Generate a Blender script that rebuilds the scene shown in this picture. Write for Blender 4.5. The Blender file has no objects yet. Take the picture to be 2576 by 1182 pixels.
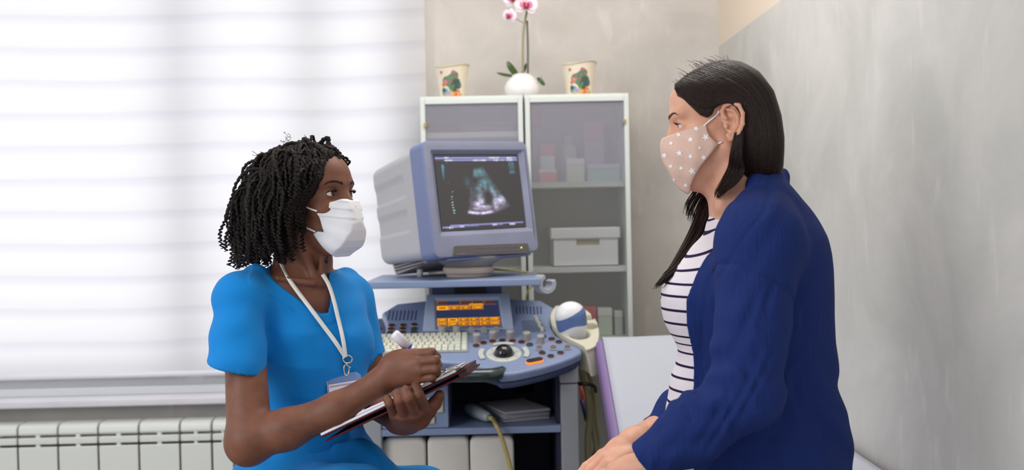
import bpy, bmesh, math, random
import numpy as np
from mathutils import Matrix, Vector
random.seed(7); np.random.seed(7)
SC = bpy.context.scene
COL = SC.collection
# ---------------------------------------------------------------- camera
F = 2700.0; CX, CY = 1288.0, 591.0
CAM = np.array([0.0, 0.0, 1.25])
_ps, _th, _ro = math.radians(1.1), math.radians(-0.98), math.radians(-1.2)
_f = np.array([math.sin(_ps)*math.cos(_th), math.cos(_ps)*math.cos(_th), math.sin(_th)])
_r = np.array([math.cos(_ps), -math.sin(_ps), 0.0]); _u = np.cross(_r, _f)
CR = _r*math.cos(_ro)+_u*math.sin(_ro); CU = -_r*math.sin(_ro)+_u*math.cos(_ro); CF = _f
cd = bpy.data.cameras.new('camera'); cam = bpy.data.objects.new('camera', cd); COL.objects.link(cam)
cd.sensor_width = 36.0; cd.lens = F/2576*36.0; cd.clip_start = 0.05
m = Matrix.Identity(4)
for i in range(3):
    m[i][0] = CR[i]; m[i][1] = CU[i]; m[i][2] = -CF[i]; m[i][3] = CAM[i]
cam.matrix_world = m
cd.dof.use_dof = True; cd.dof.focus_distance = 2.15; cd.dof.aperture_fstop = 3.8
SC.camera = cam
# ---------------------------------------------------------------- world, lamps, exposure
SC.view_settings.view_transform = 'Standard'; SC.view_settings.look = 'None'
SC.view_settings.gamma = 1.0; SC.view_settings.use_curve_mapping = False
SC.view_settings.exposure = 0.0
w = bpy.data.worlds.new('world'); SC.world = w; w.use_nodes = True
w.node_tree.nodes['Background'].inputs[0].default_value = (0.93, 0.95, 1.0, 1)
w.node_tree.nodes['Background'].inputs[1].default_value = 0.78
def area(name, loc, target, sx, sy, power, color=(1, 1, 1)):
    l = bpy.data.lights.new(name, 'AREA'); l.shape = 'RECTANGLE'; l.size = sx; l.size_y = sy
    l.energy = power; l.color = color
    o = bpy.data.objects.new(name, l); COL.objects.link(o); o.location = loc
    o.rotation_euler = (Vector(target)-Vector(loc)).to_track_quat('-Z', 'Y').to_euler()
    return o
area('daylight_behind_window', (-1.2, 5.05, 1.6), (-1.2, 4.0, 1.6), 6.0, 3.2, 54, (0.97, 0.97, 1.0))
area('added_overhead_fill', (0.2, 2.75, 2.7), (0.2, 2.75, 0), 1.4, 1.0, 25, (1.0, 0.97, 0.93))  # unseen lamp added overhead to brighten the back of the room
area('added_side_fill', (-2.3, 0.3, 2.1), (0.2, 2.3, 1.0), 1.6, 1.4, 40, (0.98, 0.99, 1.0))  # unseen fill added to rake across the figures from the left; no window there
# ---------------------------------------------------------------- pixel helpers
def ray(px, py):
    d = CF + CR*((px-CX)/F) + CU*((CY-py)/F)
    return d
def P(px, py, Y):
    d = ray(px, py); return CAM + d*(Y/d[1])
def PPl(px, py, p0, n):
    d = ray(px, py); n = np.asarray(n, float); return CAM + d*(np.dot(np.asarray(p0)-CAM, n)/np.dot(d, n))
def V(*a): return np.array(a, float)
# ---------------------------------------------------------------- materials
def lin(c):
    out = []
    for v in c[:3]:
        v = v/255.0
        out.append(v/12.92 if v <= 0.04045 else ((v+0.055)/1.055)**2.4)
    return (*out, 1.0)
MATS = {}
def mat(name, c, rough=0.5, metal=0.0, spec=0.5, noise=0.0, nscale=5.0, bump=0.0, bscale=60.0, sss=0.0,
        emit=None, estr=1.0, trans=0.0, alpha=1.0, coat=0.0, sheen=0.0, stretch=None, c2=None):
    mm = bpy.data.materials.new(name); mm.use_nodes = True; nt = mm.node_tree
    b = nt.nodes['Principled BSDF']; base = lin(c)
    b.inputs['Base Color'].default_value = base; b.inputs['Roughness'].default_value = rough
    b.inputs['Metallic'].default_value = metal; b.inputs['Specular IOR Level'].default_value = spec
    b.inputs['Coat Weight'].default_value = coat; b.inputs['Sheen Weight'].default_value = sheen
    if sss:
        b.inputs['Subsurface Weight'].default_value = sss
        b.inputs['Subsurface Radius'].default_value = (1.0, 0.35, 0.2); b.inputs['Subsurface Scale'].default_value = 0.006
    if trans: b.inputs['Transmission Weight'].default_value = trans
    if alpha < 1: b.inputs['Alpha'].default_value = alpha
    if emit:
        b.inputs['Emission Color'].default_value = lin(emit); b.inputs['Emission Strength'].default_value = estr
    tc = nt.nodes.new('ShaderNodeTexCoord'); src = tc.outputs['Object']
    if stretch:
        mp = nt.nodes.new('ShaderNodeMapping'); mp.inputs['Scale'].default_value = stretch
        nt.links.new(src, mp.inputs[0]); src = mp.outputs[0]
    if noise:
        n = nt.nodes.new('ShaderNodeTexNoise'); n.inputs['Scale'].default_value = nscale; n.inputs['Detail'].default_value = 5
        nt.links.new(src, n.inputs['Vector'])
        r = nt.nodes.new('ShaderNodeValToRGB'); r.color_ramp.elements[0].position = 0.3; r.color_ramp.elements[1].position = 0.7
        k = 1-noise; lo = lin(c2) if c2 else tuple(v*k for v in base[:3])+(1,)
        r.color_ramp.elements[0].color = lo; r.color_ramp.elements[1].color = tuple(min(1, v*(1+noise*0.5)) for v in base[:3])+(1,)
        nt.links.new(n.outputs['Fac'], r.inputs[0]); nt.links.new(r.outputs[0], b.inputs['Base Color'])
    if bump:
        n2 = nt.nodes.new('ShaderNodeTexNoise'); n2.inputs['Scale'].default_value = bscale; n2.inputs['Detail'].default_value = 4
        nt.links.new(src, n2.inputs['Vector'])
        bp = nt.nodes.new('ShaderNodeBump'); bp.inputs['Strength'].default_value = bump; bp.inputs['Distance'].default_value = 0.004
        nt.links.new(n2.outputs['Fac'], bp.inputs['Height']); nt.links.new(bp.outputs[0], b.inputs['Normal'])
    MATS[name] = mm; return mm
# ---------------------------------------------------------------- object tree
ORG = {}
def tag(o, label=None, cat=None, group=None, kind=None):
    if label: o['label'] = label
    if cat: o['category'] = cat
    if group: o['group'] = group
    if kind: o['kind'] = kind
    return o
def thing(name, label, cat, base, group=None):
    o = bpy.data.objects.new(name, None); COL.objects.link(o); o.location = tuple(base)
    o.empty_display_size = 0.05
    ORG[o.name] = np.array(base, float); return tag(o, label, cat, group)
def mesh_obj(name, verts, faces, mats, parent=None, smooth=False, fmat=None, bevel=0.0, bseg=2, auto=None):
    v = np.asarray(verts, float)
    org = ORG[parent.name] if parent is not None else None
    own = None
    if org is None:
        own = np.array([(v[:, 0].min()+v[:, 0].max())/2, (v[:, 1].min()+v[:, 1].max())/2, v[:, 2].min()])
        org = own
    me = bpy.data.meshes.new(name)
    if isinstance(faces, np.ndarray):
        nf, k = faces.shape
        me.vertices.add(len(v)); me.vertices.foreach_set('co', (v-org).astype(np.float32).ravel())
        me.loops.add(nf*k); me.loops.foreach_set('vertex_index', faces.astype(np.int32).ravel())
        me.polygons.add(nf); me.polygons.foreach_set('loop_start', np.arange(0, nf*k, k, dtype=np.int32))
        me.update(calc_edges=True)
    else:
        me.from_pydata((v-org).tolist(), [], [tuple(f) for f in faces])
    if not isinstance(mats, (list, tuple)): mats = [mats]
    for q in mats: me.materials.append(q)
    if fmat is not None: me.polygons.foreach_set('material_index', np.asarray(fmat, np.int32))
    me.polygons.foreach_set('use_smooth', [bool(smooth)]*len(me.polygons))
    o = bpy.data.objects.new(name, me); COL.objects.link(o)
    if parent is not None:
        o.parent = parent; ORG[o.name] = org
    else:
        o.location = tuple(own); ORG[o.name] = own
    if bevel:
        b = o.modifiers.new('bevel', 'BEVEL'); b.width = bevel; b.segments = bseg; b.limit_method = 'ANGLE'; b.angle_limit = math.radians(35)
        b.harden_normals = False
        me.polygons.foreach_set('use_smooth', [True]*len(me.polygons))
        wn = o.modifiers.new('wn', 'WEIGHTED_NORMAL'); wn.keep_sharp = True
    return o
class MB:
    """collects shapes; build() links them as one mesh"""
    def __init__(s): s.v = []; s.f = []; s.m = []
    def add(s, verts, faces, mi=0, M=None):
        verts = np.asarray(verts, float)
        if M is not None: verts = verts@np.asarray(M)[:3, :3].T + np.asarray(M)[:3, 3]
        n = len(s.v); s.v.extend(verts.tolist()); s.f.extend([tuple(int(i)+n for i in f) for f in faces]); s.m.extend([mi]*len(faces)); return s
    def box(s, x0, x1, y0, y1, z0, z1, mi=0, M=None):
        v = [(x, y, z) for z in (z0, z1) for y in (y0, y1) for x in (x0, x1)]
        return s.add(v, [(0, 2, 3, 1), (4, 5, 7, 6), (0, 1, 5, 4), (2, 6, 7, 3), (0, 4, 6, 2), (1, 3, 7, 5)], mi, M)
    def prism(s, poly, t0, t1, mi=0, M=None):
        """poly (x,y) ccw, extruded z from t0 to t1"""
        n = len(poly); v = [(x, y, t0) for x, y in poly]+[(x, y, t1) for x, y in poly]
        f = [tuple(range(n-1, -1, -1)), tuple(range(n, 2*n))]+[(i, (i+1) % n, n+(i+1) % n, n+i) for i in range(n)]
        return s.add(v, f, mi, M)
    def lathe(s, prof, n=32, mi=0, M=None, cap=True):
        v = []; f = []
        for r, z in prof:
            for i in range(n):
                a = 2*math.pi*i/n; v.append((r*math.cos(a), r*math.sin(a), z))
        for j in range(len(prof)-1):
            for i in range(n):
                k = (i+1) % n; f.append((j*n+i, j*n+k, (j+1)*n+k, (j+1)*n+i))
        if cap:
            f.append(tuple(range(n-1, -1, -1))); L = (len(prof)-1)*n; f.append(tuple(range(L, L+n)))
        return s.add(v, f, mi, M)
    def tube(s, pts, rad, n=8, mi=0, cap=True, flat=1.0, up=None):
        pts = np.asarray(pts, float); N = len(pts)
        rad = np.broadcast_to(np.asarray(rad, float), (N,))
        T = np.gradient(pts, axis=0); T /= np.linalg.norm(T, axis=1)[:, None]+1e-12
        a = np.array(up, float) if up is not None else (V(0, 0, 1) if abs(T[0][2]) < 0.9 else V(1, 0, 0))
        U = []
        for i in range(N):
            if up is not None: a = np.array(up, float)
            a = a-T[i]*np.dot(a, T[i]); a /= np.linalg.norm(a)+1e-12; U.append(a.copy())
        U = np.array(U); W = np.cross(T, U)
        ang = np.arange(n)*2*math.pi/n
        v = pts[:, None, :]+rad[:, None, None]*(np.cos(ang)[None, :, None]*U[:, None, :]*flat+np.sin(ang)[None, :, None]*W[:, None, :])
        v = v.reshape(-1, 3); f = []
        for j in range(N-1):
            for i in range(n):
                k = (i+1) % n; f.append((j*n+i, j*n+k, (j+1)*n+k, (j+1)*n+i))
        if cap: f.append(tuple(range(n-1, -1, -1))); L = (N-1)*n; f.append(tuple(range(L, L+n)))
        return s.add(v, f, mi)
    def ball(s, c, r, n=20, mi=0, R=None):
        r = np.broadcast_to(np.asarray(r, float), (3,))
        v = []; f = []; h = n//2
        for j in range(h+1):
            t = math.pi*j/h
            for i in range(n):
                a = 2*math.pi*i/n; v.append((math.sin(t)*math.cos(a), math.sin(t)*math.sin(a), math.cos(t)))
        for j in range(h):
            for i in range(n):
                k = (i+1) % n; f.append((j*n+i, (j+1)*n+i, (j+1)*n+k, j*n+k))
        v = np.array(v)*r
        if R is not None: v = v@np.asarray(R).T
        return s.add(v+np.asarray(c), f, mi)
    def build(s, name, mats, parent=None, smooth=False, bevel=0.0, bseg=2):
        return mesh_obj(name, s.v, s.f, mats, parent, smooth, s.m, bevel, bseg)
def spline(pts, n):
    """Catmull-Rom through points"""
    p = np.asarray(pts, float); p = np.vstack([2*p[0]-p[1], p, 2*p[-1]-p[-2]]); out = []
    K = len(p)-3; ts = np.linspace(0, K, n)
    for t in ts:
        i = min(int(t), K-1); u = t-i; a, b, c, d = p[i], p[i+1], p[i+2], p[i+3]
        out.append(0.5*((2*b)+(-a+c)*u+(2*a-5*b+4*c-d)*u*u+(-a+3*b-3*c+d)*u**3))
    return np.array(out)
def frame(o, x, y, z):
    M = np.eye(4); M[:3, 0] = x; M[:3, 1] = y; M[:3, 2] = z; M[:3, 3] = o; return M
def rot(ax, deg):
    return np.array(Matrix.Rotation(math.radians(deg), 3, ax))
def rrect(x0, x1, y0, y1, r, n=5):
    out = []
    for cx, cy, a0 in ((x1-r, y0+r, -90), (x1-r, y1-r, 0), (x0+r, y1-r, 90), (x0+r, y0+r, 180)):
        for i in range(n+1):
            a = math.radians(a0+90*i/n); out.append((cx+r*math.cos(a), cy+r*math.sin(a)))
    return out
# ---------------------------------------------------------------- implicit surfaces for bodies and cloth
class Fld:
    def __init__(s): s.ops = []
    def _b(s, op, fn, c, r, k): s.ops.append((op, fn, np.asarray(c, float), float(r), k)); return s
    def cone(s, a, b, ra, rb, k=0.01, op='u'):
        a = np.asarray(a, float); b = np.asarray(b, float); ba = b-a; L2 = max(ba@ba, 1e-12)
        def fn(p):
            q = p-a; h = np.clip((q@ba)/L2, 0, 1)
            return np.linalg.norm(q-h[:, None]*ba, axis=1)-(ra+(rb-ra)*h)
        return s._b(op, fn, (a+b)/2, math.sqrt(L2)/2+max(ra, rb), k)
    def ell(s, c, r, R=None, k=0.01, op='u'):
        c = np.asarray(c, float); r = np.asarray(r, float); R = np.eye(3) if R is None else np.asarray(R)
        def fn(p):
            q = (p-c)@R; k0 = np.linalg.norm(q/r, axis=1); k1 = np.linalg.norm(q/(r*r), axis=1)+1e-9
            return k0*(k0-1)/k1
        return s._b(op, fn, c, max(r), k)
    def fn(s, f, c, r, k=0.01, op='u'): return s._b(op, f, c, r, k)
    def stack(s, rows, k=0.02, op='u', off=0.0):
        """rows: z, cx, cy, a, b, yaw(deg)"""
        R = np.array(sorted(rows)); z0, z1 = R[0, 0], R[-1, 0]
        zz = np.linspace(z0, z1, 200)
        # smooth interpolation
        cols = []
        for j in range(1, 6):
            y = np.interp(zz, R[:, 0], R[:, j]); ker = np.hanning(13); ker /= ker.sum()
            y = np.convolve(np.pad(y, 6, mode='edge'), ker, 'valid'); cols.append(y)
        def fn(p):
            z = p[:, 2]; cx, cy, a, b, yw = [np.interp(z, zz, c) for c in cols]
            dx = p[:, 0]-cx; dy = p[:, 1]-cy; cs = np.cos(np.radians(yw)); sn = np.sin(np.radians(yw))
            u = dx*cs+dy*sn; v = -dx*sn+dy*cs; a = a+off; b = b+off
            k0 = np.sqrt((u/a)**2+(v/b)**2); k1 = np.sqrt((u/a/a)**2+(v/b/b)**2)+1e-9
            d = k0*(k0-1)/k1
            d = np.where(k0 < 0.3, -np.minimum(a, b)*0.7, d)
            return np.maximum(d, np.maximum(z0-z, z-z1))
        c = V(R[:, 1].mean(), R[:, 2].mean(), (z0+z1)/2)
        return s._b(op, fn, c, math.hypot((z1-z0)/2, max(R[:, 3].max(), R[:, 4].max())+0.15), k)
    def __call__(s, p, sel=None):
        d = np.full(len(p), 1.0)
        for i, (op, fn, c, r, k) in enumerate(s.ops):
            if sel is not None and not sel[i]: continue
            e = fn(p)
            if op == 'u':
                if k > 0:
                    h = np.maximum(k-np.abs(d-e), 0)/k; d = np.minimum(d, e)-h*h*k*0.25
                else: d = np.minimum(d, e)
            elif op == 's':
                e = -e
                if k > 0:
                    h = np.maximum(k-np.abs(d-e), 0)/k; d = np.maximum(d, e)+h*h*k*0.25
                else: d = np.maximum(d, e)
            elif op == 'i':
                if k > 0:
                    h = np.maximum(k-np.abs(d-e), 0)/k; d = np.maximum(d, e)+h*h*k*0.25
                else: d = np.maximum(d, e)
            elif op == 'd': d = d+e
        return d
def grid_eval(fld, lo, hi, h):
    lo = np.asarray(lo, float); n = np.ceil((np.asarray(hi)-lo)/h).astype(int)+1
    D = np.ones(n, np.float32); B = 24
    for i in range(0, n[0], B):
        for j in range(0, n[1], B):
            for k in range(0, n[2], B):
                a = np.array([i, j, k]); b = np.minimum(a+B, n)
                c = lo+(a+b-1)/2*h; rad = np.linalg.norm((b-a)/2*h)
                sel = []; anyu = False
                for op, fn, cc, r, kk in fld.ops:
                    if op in ('i', 'd'): sel.append(True); continue
                    near = np.linalg.norm(c-cc) < r+rad+0.03
                    sel.append(near); anyu |= (near and op == 'u')
                if not anyu: continue
                dc = fld(c[None], sel)[0]
                if abs(dc) > rad*1.6+0.04:
                    D[a[0]:b[0], a[1]:b[1], a[2]:b[2]] = dc; continue
                X, Y, Z = np.meshgrid(np.arange(a[0], b[0]), np.arange(a[1], b[1]), np.arange(a[2], b[2]), indexing='ij')
                p = np.stack([X.ravel(), Y.ravel(), Z.ravel()], 1)*h+lo
                D[a[0]:b[0], a[1]:b[1], a[2]:b[2]] = fld(p, sel).reshape(X.shape)
    return D, lo
def nets(D, lo, h):
    s = D < 0
    cnt = np.zeros(np.array(D.shape)-1, np.int8)
    sl = lambda o, n: slice(o, n-1+o)
    for dx in (0, 1):
        for dy in (0, 1):
            for dz in (0, 1):
                cnt += s[sl(dx, D.shape[0]), sl(dy, D.shape[1]), sl(dz, D.shape[2])]
    act = (cnt > 0) & (cnt < 8); I, J, K = np.nonzero(act)
    idx = -np.ones(act.shape, np.int32); idx[I, J, K] = np.arange(len(I))
    pos = np.zeros((len(I), 3)); num = np.zeros(len(I))
    cs = [(0, 0, 0), (1, 0, 0), (0, 1, 0), (1, 1, 0), (0, 0, 1), (1, 0, 1), (0, 1, 1), (1, 1, 1)]
    for a in range(8):
        for b in range(a+1, 8):
            if sum(x != y for x, y in zip(cs[a], cs[b])) != 1: continue
            A, Bc = cs[a], cs[b]
            d0 = D[I+A[0], J+A[1], K+A[2]].astype(float); d1 = D[I+Bc[0], J+Bc[1], K+Bc[2]].astype(float)
            cr = (d0 < 0) != (d1 < 0); t = np.where(cr, d0/(d0-d1+1e-20), 0)
            q = np.array(A)[None]+t[:, None]*(np.array(Bc)-np.array(A))[None]
            pos += q*cr[:, None]; num += cr
    pos = (pos/num[:, None]+np.stack([I, J, K], 1))*h+lo
    faces = []
    for ax in range(3):
        o = [0, 0, 0]; o[ax] = 1
        n = D.shape
        A = s[:n[0]-o[0], :n[1]-o[1], :n[2]-o[2]]; Bq = s[o[0]:, o[1]:, o[2]:]
        df = A != Bq; i, j, k = np.nonzero(df)
        u, v = [x for x in range(3) if x != ax]
        c = np.stack([i, j, k], 1)
        ok = (c[:, u] > 0) & (c[:, v] > 0) & (c[:, u] < n[u]-1) & (c[:, v] < n[v]-1); c = c[ok]; inside = A[df][ok]
        def cell(du, dv):
            q = c.copy(); q[:, u] += du; q[:, v] += dv; return idx[q[:, 0], q[:, 1], q[:, 2]]
        q = np.stack([cell(-1, -1), cell(0, -1), cell(0, 0), cell(-1, 0)], 1)
        flip = inside if ax != 1 else ~inside
        q = np.where(flip[:, None], q, q[:, ::-1]); faces.append(q)
    return pos, np.vstack(faces)
def sdf_mesh(fld, lo, hi, h, fine=()):
    """fine: list of (lo,hi,h) boxes meshed at a finer pitch from the same field"""
    VV = []; FF = []; n = 0
    D, l = grid_eval(fld, lo, hi, h); v, f = nets(D, l, h)
    for a, b, hh in fine:
        a = np.asarray(a); b = np.asarray(b)
        ins = np.all((v > a+h*1.2) & (v < b-h*1.2), axis=1); f = f[~ins[f].any(axis=1)]
    VV.append(v); FF.append(f); n = len(v)
    for a, b, hh in fine:
        D, l = grid_eval(fld, a, b, hh); v, f = nets(D, l, hh); VV.append(v); FF.append(f+n); n += len(v)
    v = np.vstack(VV); f = np.vstack(FF)
    used = np.zeros(len(v), bool); used[f.ravel()] = True; mp = np.cumsum(used)-1
    return v[used], mp[f]
def hit(fld, px, py, Y0=1.2, Y1=2.9, off=0.0):
    """point where the view ray at a pixel meets a body surface, lifted by off towards its outside"""
    d = ray(px, py); d = d/d[1]; ys = np.arange(Y0, Y1, 0.004); p = CAM+d[None]*ys[:, None]
    s = fld(p); k = np.nonzero(s < off)[0]
    if len(k) == 0: return CAM+d*ys[np.argmin(s)]
    i = k[0]
    if i == 0: return p[0]
    t = (s[i-1]-off)/(s[i-1]-s[i]+1e-12); return p[i-1]+(p[i]-p[i-1])*t
def poly_sd(P2, poly):
    """signed distance to a 2d polygon, negative inside"""
    poly = np.asarray(poly, float); d = np.full(len(P2), 1e9); ins = np.zeros(len(P2), bool)
    for a, b in zip(poly, np.roll(poly, -1, 0)):
        e = b-a; w_ = P2-a; t = np.clip((w_@e)/(e@e+1e-12), 0, 1); q = w_-t[:, None]*e; d = np.minimum(d, (q*q).sum(1))
        c = (a[1] > P2[:, 1]) != (b[1] > P2[:, 1])
        xi = (b[0]-a[0])*(P2[:, 1]-a[1])/(b[1]-a[1]+1e-12)+a[0]; ins ^= c & (P2[:, 0] < xi)
    d = np.sqrt(d); return np.where(ins, -d, d)
# ================================================================ ROOM
WY = 4.10                                   # back wall
WX = 0.885                                  # right wall
def wall_mat(name, c, c2, upper=None, zsplit=1.9):
    mm = bpy.data.materials.new(name); mm.use_nodes = True; nt = mm.node_tree; b = nt.nodes['Principled BSDF']
    b.inputs['Roughness'].default_value = 0.55; b.inputs['Specular IOR Level'].default_value = 0.35
    g = nt.nodes.new('ShaderNodeNewGeometry')
    n = nt.nodes.new('ShaderNodeTexNoise'); n.inputs['Scale'].default_value = 2.6; n.inputs['Detail'].default_value = 8; n.inputs['Roughness'].default_value = 0.62
    n.inputs['Distortion'].default_value = 0.6
    nt.links.new(g.outputs['Position'], n.inputs['Vector'])
    r = nt.nodes.new('ShaderNodeValToRGB'); r.color_ramp.elements[0].position = 0.35; r.color_ramp.elements[1].position = 0.66
    r.color_ramp.elements[0].color = lin(c2); r.color_ramp.elements[1].color = lin(c)
    nt.links.new(n.outputs['Fac'], r.inputs[0]); out = r.outputs[0]
    # trowel streaks
    mp = nt.nodes.new('ShaderNodeMapping'); mp.inputs['Rotation'].default_value = (0.3, 0.4, 0.2); mp.inputs['Scale'].default_value = (9, 9, 2.5)
    nt.links.new(g.outputs['Position'], mp.inputs[0])
    n2 = nt.nodes.new('ShaderNodeTexNoise'); n2.inputs['Scale'].default_value = 2.2; n2.inputs['Detail'].default_value = 9
    nt.links.new(mp.outputs[0], n2.inputs['Vector'])
    r2 = nt.nodes.new('ShaderNodeValToRGB'); r2.color_ramp.elements[0].position = 0.60; r2.color_ramp.elements[1].position = 0.78
    r2.color_ramp.elements[0].color = (0, 0, 0, 1); r2.color_ramp.elements[1].color = (0.45, 0.45, 0.45, 1)
    nt.links.new(n2.outputs['Fac'], r2.inputs[0])
    mx = nt.nodes.new('ShaderNodeMixRGB'); mx.inputs[2].default_value = lin(tuple(min(255, v+18) for v in c))
    nt.links.new(r2.outputs[0], mx.inputs[0]); nt.links.new(out, mx.inputs[1]); out = mx.outputs[0]
    if upper:
        sp = nt.nodes.new('ShaderNodeSeparateXYZ'); nt.links.new(g.outputs['Position'], sp.inputs[0])
        mt = nt.nodes.new('ShaderNodeMath'); mt.operation = 'GREATER_THAN'; mt.inputs[1].default_value = zsplit
        nt.links.new(sp.outputs['Z'], mt.inputs[0])
        mx2 = nt.nodes.new('ShaderNodeMixRGB'); mx2.inputs[2].default_value = lin(upper)
        nt.links.new(mt.outputs[0], mx2.inputs[0]); nt.links.new(out, mx2.inputs[1]); out = mx2.outputs[0]
    nt.links.new(out, b.inputs['Base Color'])
    bp = nt.nodes.new('ShaderNodeBump'); bp.inputs['Strength'].default_value = 0.25; bp.inputs['Distance'].default_value = 0.003
    nt.links.new(n2.outputs['Fac'], bp.inputs['Height']); nt.links.new(bp.outputs[0], b.inputs['Normal'])
    return mm
zsplit = P(1815, 117, WY)[2]
m_wall = wall_mat('plaster_grey_beige', (208, 202, 196), (188, 183, 178))
m_wallr = wall_mat('plaster_right', (207, 204, 200), (188, 187, 182), upper=(230, 214, 194), zsplit=zsplit)
m_frame = mat('window_white', (222, 224, 226), 0.35)
m_sill = mat('sill_white', (222, 220, 228), 0.4, noise=0.05, nscale=8)
def struct(name, mb, m, bevel=0.0): return tag(mb.build(name, m, None, bevel=bevel), kind='structure')
x1 = P(1046, 500, WY)[0]; x0 = -2.35; zs = P(300, 992, WY)[2]; zt = 2.35
mb = MB()
mb.box(x1, WX+0.12, WY, WY+0.12, 0, 2.75); mb.box(x0-0.5, x1, WY, WY+0.12, 0, zs); mb.box(x0-0.5, x1, WY, WY+0.12, zt, 2.75); mb.box(x0-0.5, x0, WY, WY+0.12, zs, zt)
struct('wall_back', mb, m_wall)
struct('wall_right', MB().box(WX, WX+0.12, -0.4, WY, 0, 2.75), m_wallr)
struct('floor', MB().box(-2.9, WX+0.12, -0.6, WY+0.12, -0.1, 0), mat('floor_vinyl', (150, 140, 128), 0.35, noise=0.08, nscale=3))
struct('ceiling', MB().box(-2.9, WX+0.12, -0.4, WY+0.12, 2.75, 2.85), mat('ceiling_white', (235, 233, 228), 0.9))
# window: frame, two mullions, sashes and panes
root = tag(thing('window_1', 'white framed window behind the lowered fabric blind', 'window', ((x0+x1)/2, WY+0.06, zs)), kind='structure')
fr = MB(); fy0, fy1 = WY+0.07, WY+0.115
fr.box(x0, x1, fy0, fy1, zs, zs+0.055); fr.box(x0, x1, fy0, fy1, zt-0.06, zt); fr.box(x0, x0+0.06, fy0, fy1, zs+0.055, zt-0.06); fr.box(x1-0.06, x1, fy0, fy1, zs+0.055, zt-0.06)
mull = [P(470, 600, WY)[0], P(795, 600, WY)[0]]
for xm in mull: fr.box(xm-0.03, xm+0.03, fy0, fy1, zs+0.055, zt-0.06)
fr.build('window_frame', m_frame, root, bevel=0.004)
glass = mat('pane_glass', (255, 255, 255), 0.02, trans=1.0); glass.node_tree.nodes['Principled BSDF'].inputs['IOR'].default_value = 1.02
xs = [x0+0.06]+[q for xm in mull for q in (xm-0.03, xm+0.03)]+[x1-0.06]
for i in range(0, 6, 2):
    sh = MB(); a, b = xs[i], xs[i+1]
    for bx in ((a, a+0.03, zs+.055, zt-.06), (b-0.03, b, zs+.055, zt-.06), (a+.04, b-.04, zs+.055, zs+.095), (a+.04, b-.04, zt-.10, zt-.06)):
        sh.box(bx[0], bx[1], fy0-0.012, fy1-0.02, bx[2], bx[3])
    sh.build('sash', m_frame, root, bevel=0.004)
    MB().box(a+0.04, b-0.04, WY+0.085, WY+0.089, zs+.095, zt-.10).build('pane', glass, root)
# sill board
sl = MB(); sl.box(x0-0.3, x1+0.03, WY-0.11, WY+0.02, zs-0.028, zs)
tag(sl.build('trim_1', m_sill, None, bevel=0.006), kind='structure')
tag(MB().box(x0-0.3, x1+0.01, WY-0.012, WY, zs, zs+0.03).build('trim_2', m_frame, None, bevel=0.003), kind='structure')
# ---------------------------------------------------------------- zebra roller blind
bl = thing('roller_blind', 'white day-and-night fabric roller blind with soft horizontal bands over the window', 'blind', ((x0+x1)/2, WY-0.05, P(300, 945, WY-.06)[2]))
def blind_mat():
    mm = bpy.data.materials.new('blind_fabric'); mm.use_nodes = True; nt = mm.node_tree
    for n in list(nt.nodes): nt.nodes.remove(n)
    o = nt.nodes.new('ShaderNodeOutputMaterial'); ad = nt.nodes.new('ShaderNodeMixShader'); ad.inputs[0].default_value = 0.62
    df = nt.nodes.new('ShaderNodeBsdfDiffuse'); tr = nt.nodes.new('ShaderNodeBsdfTranslucent')
    g = nt.nodes.new('ShaderNodeNewGeometry'); sp = nt.nodes.new('ShaderNodeSeparateXYZ'); nt.links.new(g.outputs['Position'], sp.inputs[0])
    n = nt.nodes.new('ShaderNodeTexNoise'); n.inputs['Scale'].default_value = 1.3; n.inputs['Detail'].default_value = 2
    nt.links.new(g.outputs['Position'], n.inputs['Vector'])
    a = nt.nodes.new('ShaderNodeMath'); a.operation = 'MULTIPLY_ADD'; a.inputs[1].default_value = 0.05; nt.links.new(n.outputs['Fac'], a.inputs[0]); nt.links.new(sp.outputs['Z'], a.inputs[2])
    d = nt.nodes.new('ShaderNodeMath'); d.operation = 'DIVIDE'; d.inputs[1].default_value = 0.1215; nt.links.new(a.outputs[0], d.inputs[0])
    fr_ = nt.nodes.new('ShaderNodeMath'); fr_.operation = 'FRACT'; nt.links.new(d.outputs[0], fr_.inputs[0])
    r = nt.nodes.new('ShaderNodeValToRGB'); e = r.color_ramp.elements
    e[0].position = 0.0; e[0].color = (0.86, 0.86, 0.88, 1); e[1].position = 1.0; e[1].color = (0.80, 0.79, 0.82, 1)
    for ps, c in ((0.36, (0.90, 0.90, 0.915, 1)), (0.62, (0.92, 0.915, 0.94, 1)), (0.80, (0.84, 0.83, 0.875, 1)), (0.955, (0.80, 0.79, 0.83, 1)), (0.985, (0.88, 0.88, 0.87, 1))):
        q = e.new(ps); q.color = c
    nt.links.new(fr_.outputs[0], r.inputs[0])
    nt.links.new(r.outputs[0], df.inputs[0]); nt.links.new(r.outputs[0], tr.inputs[0])
    nt.links.new(df.outputs[0], ad.inputs[1]); nt.links.new(tr.outputs[0], ad.inputs[2]); nt.links.new(ad.outputs[0], o.inputs[0])
    return mm
bx1 = P(1074, 300, WY-.05)[0]; bz0 = P(300, 940, WY-.06)[2]
nx, nz = 90, 120; vv = []; ff = []
for sgn in (0, 1):
    base = len(vv)
    for j in range(nz+1):
        z = bz0+(2.45-bz0)*j/nz
        for i in range(nx+1):
            x = x0-0.25+(bx1-x0+0.25)*i/nx
            y = WY-0.055+0.004*math.sin(x*7+z*3)+0.003*math.sin(z*51.7+0.6)+sgn*0.0012
            vv.append((x, y, z))
    for j in range(nz):
        for i in range(nx):
            a = base+j*(nx+1)+i; q = (a, a+1, a+nx+2, a+nx+1); ff.append(q if not sgn else q[::-1])
mesh_obj('blind_fabric', vv[:len(vv)//2], ff[:len(ff)//2], blind_mat(), bl, True)
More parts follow.
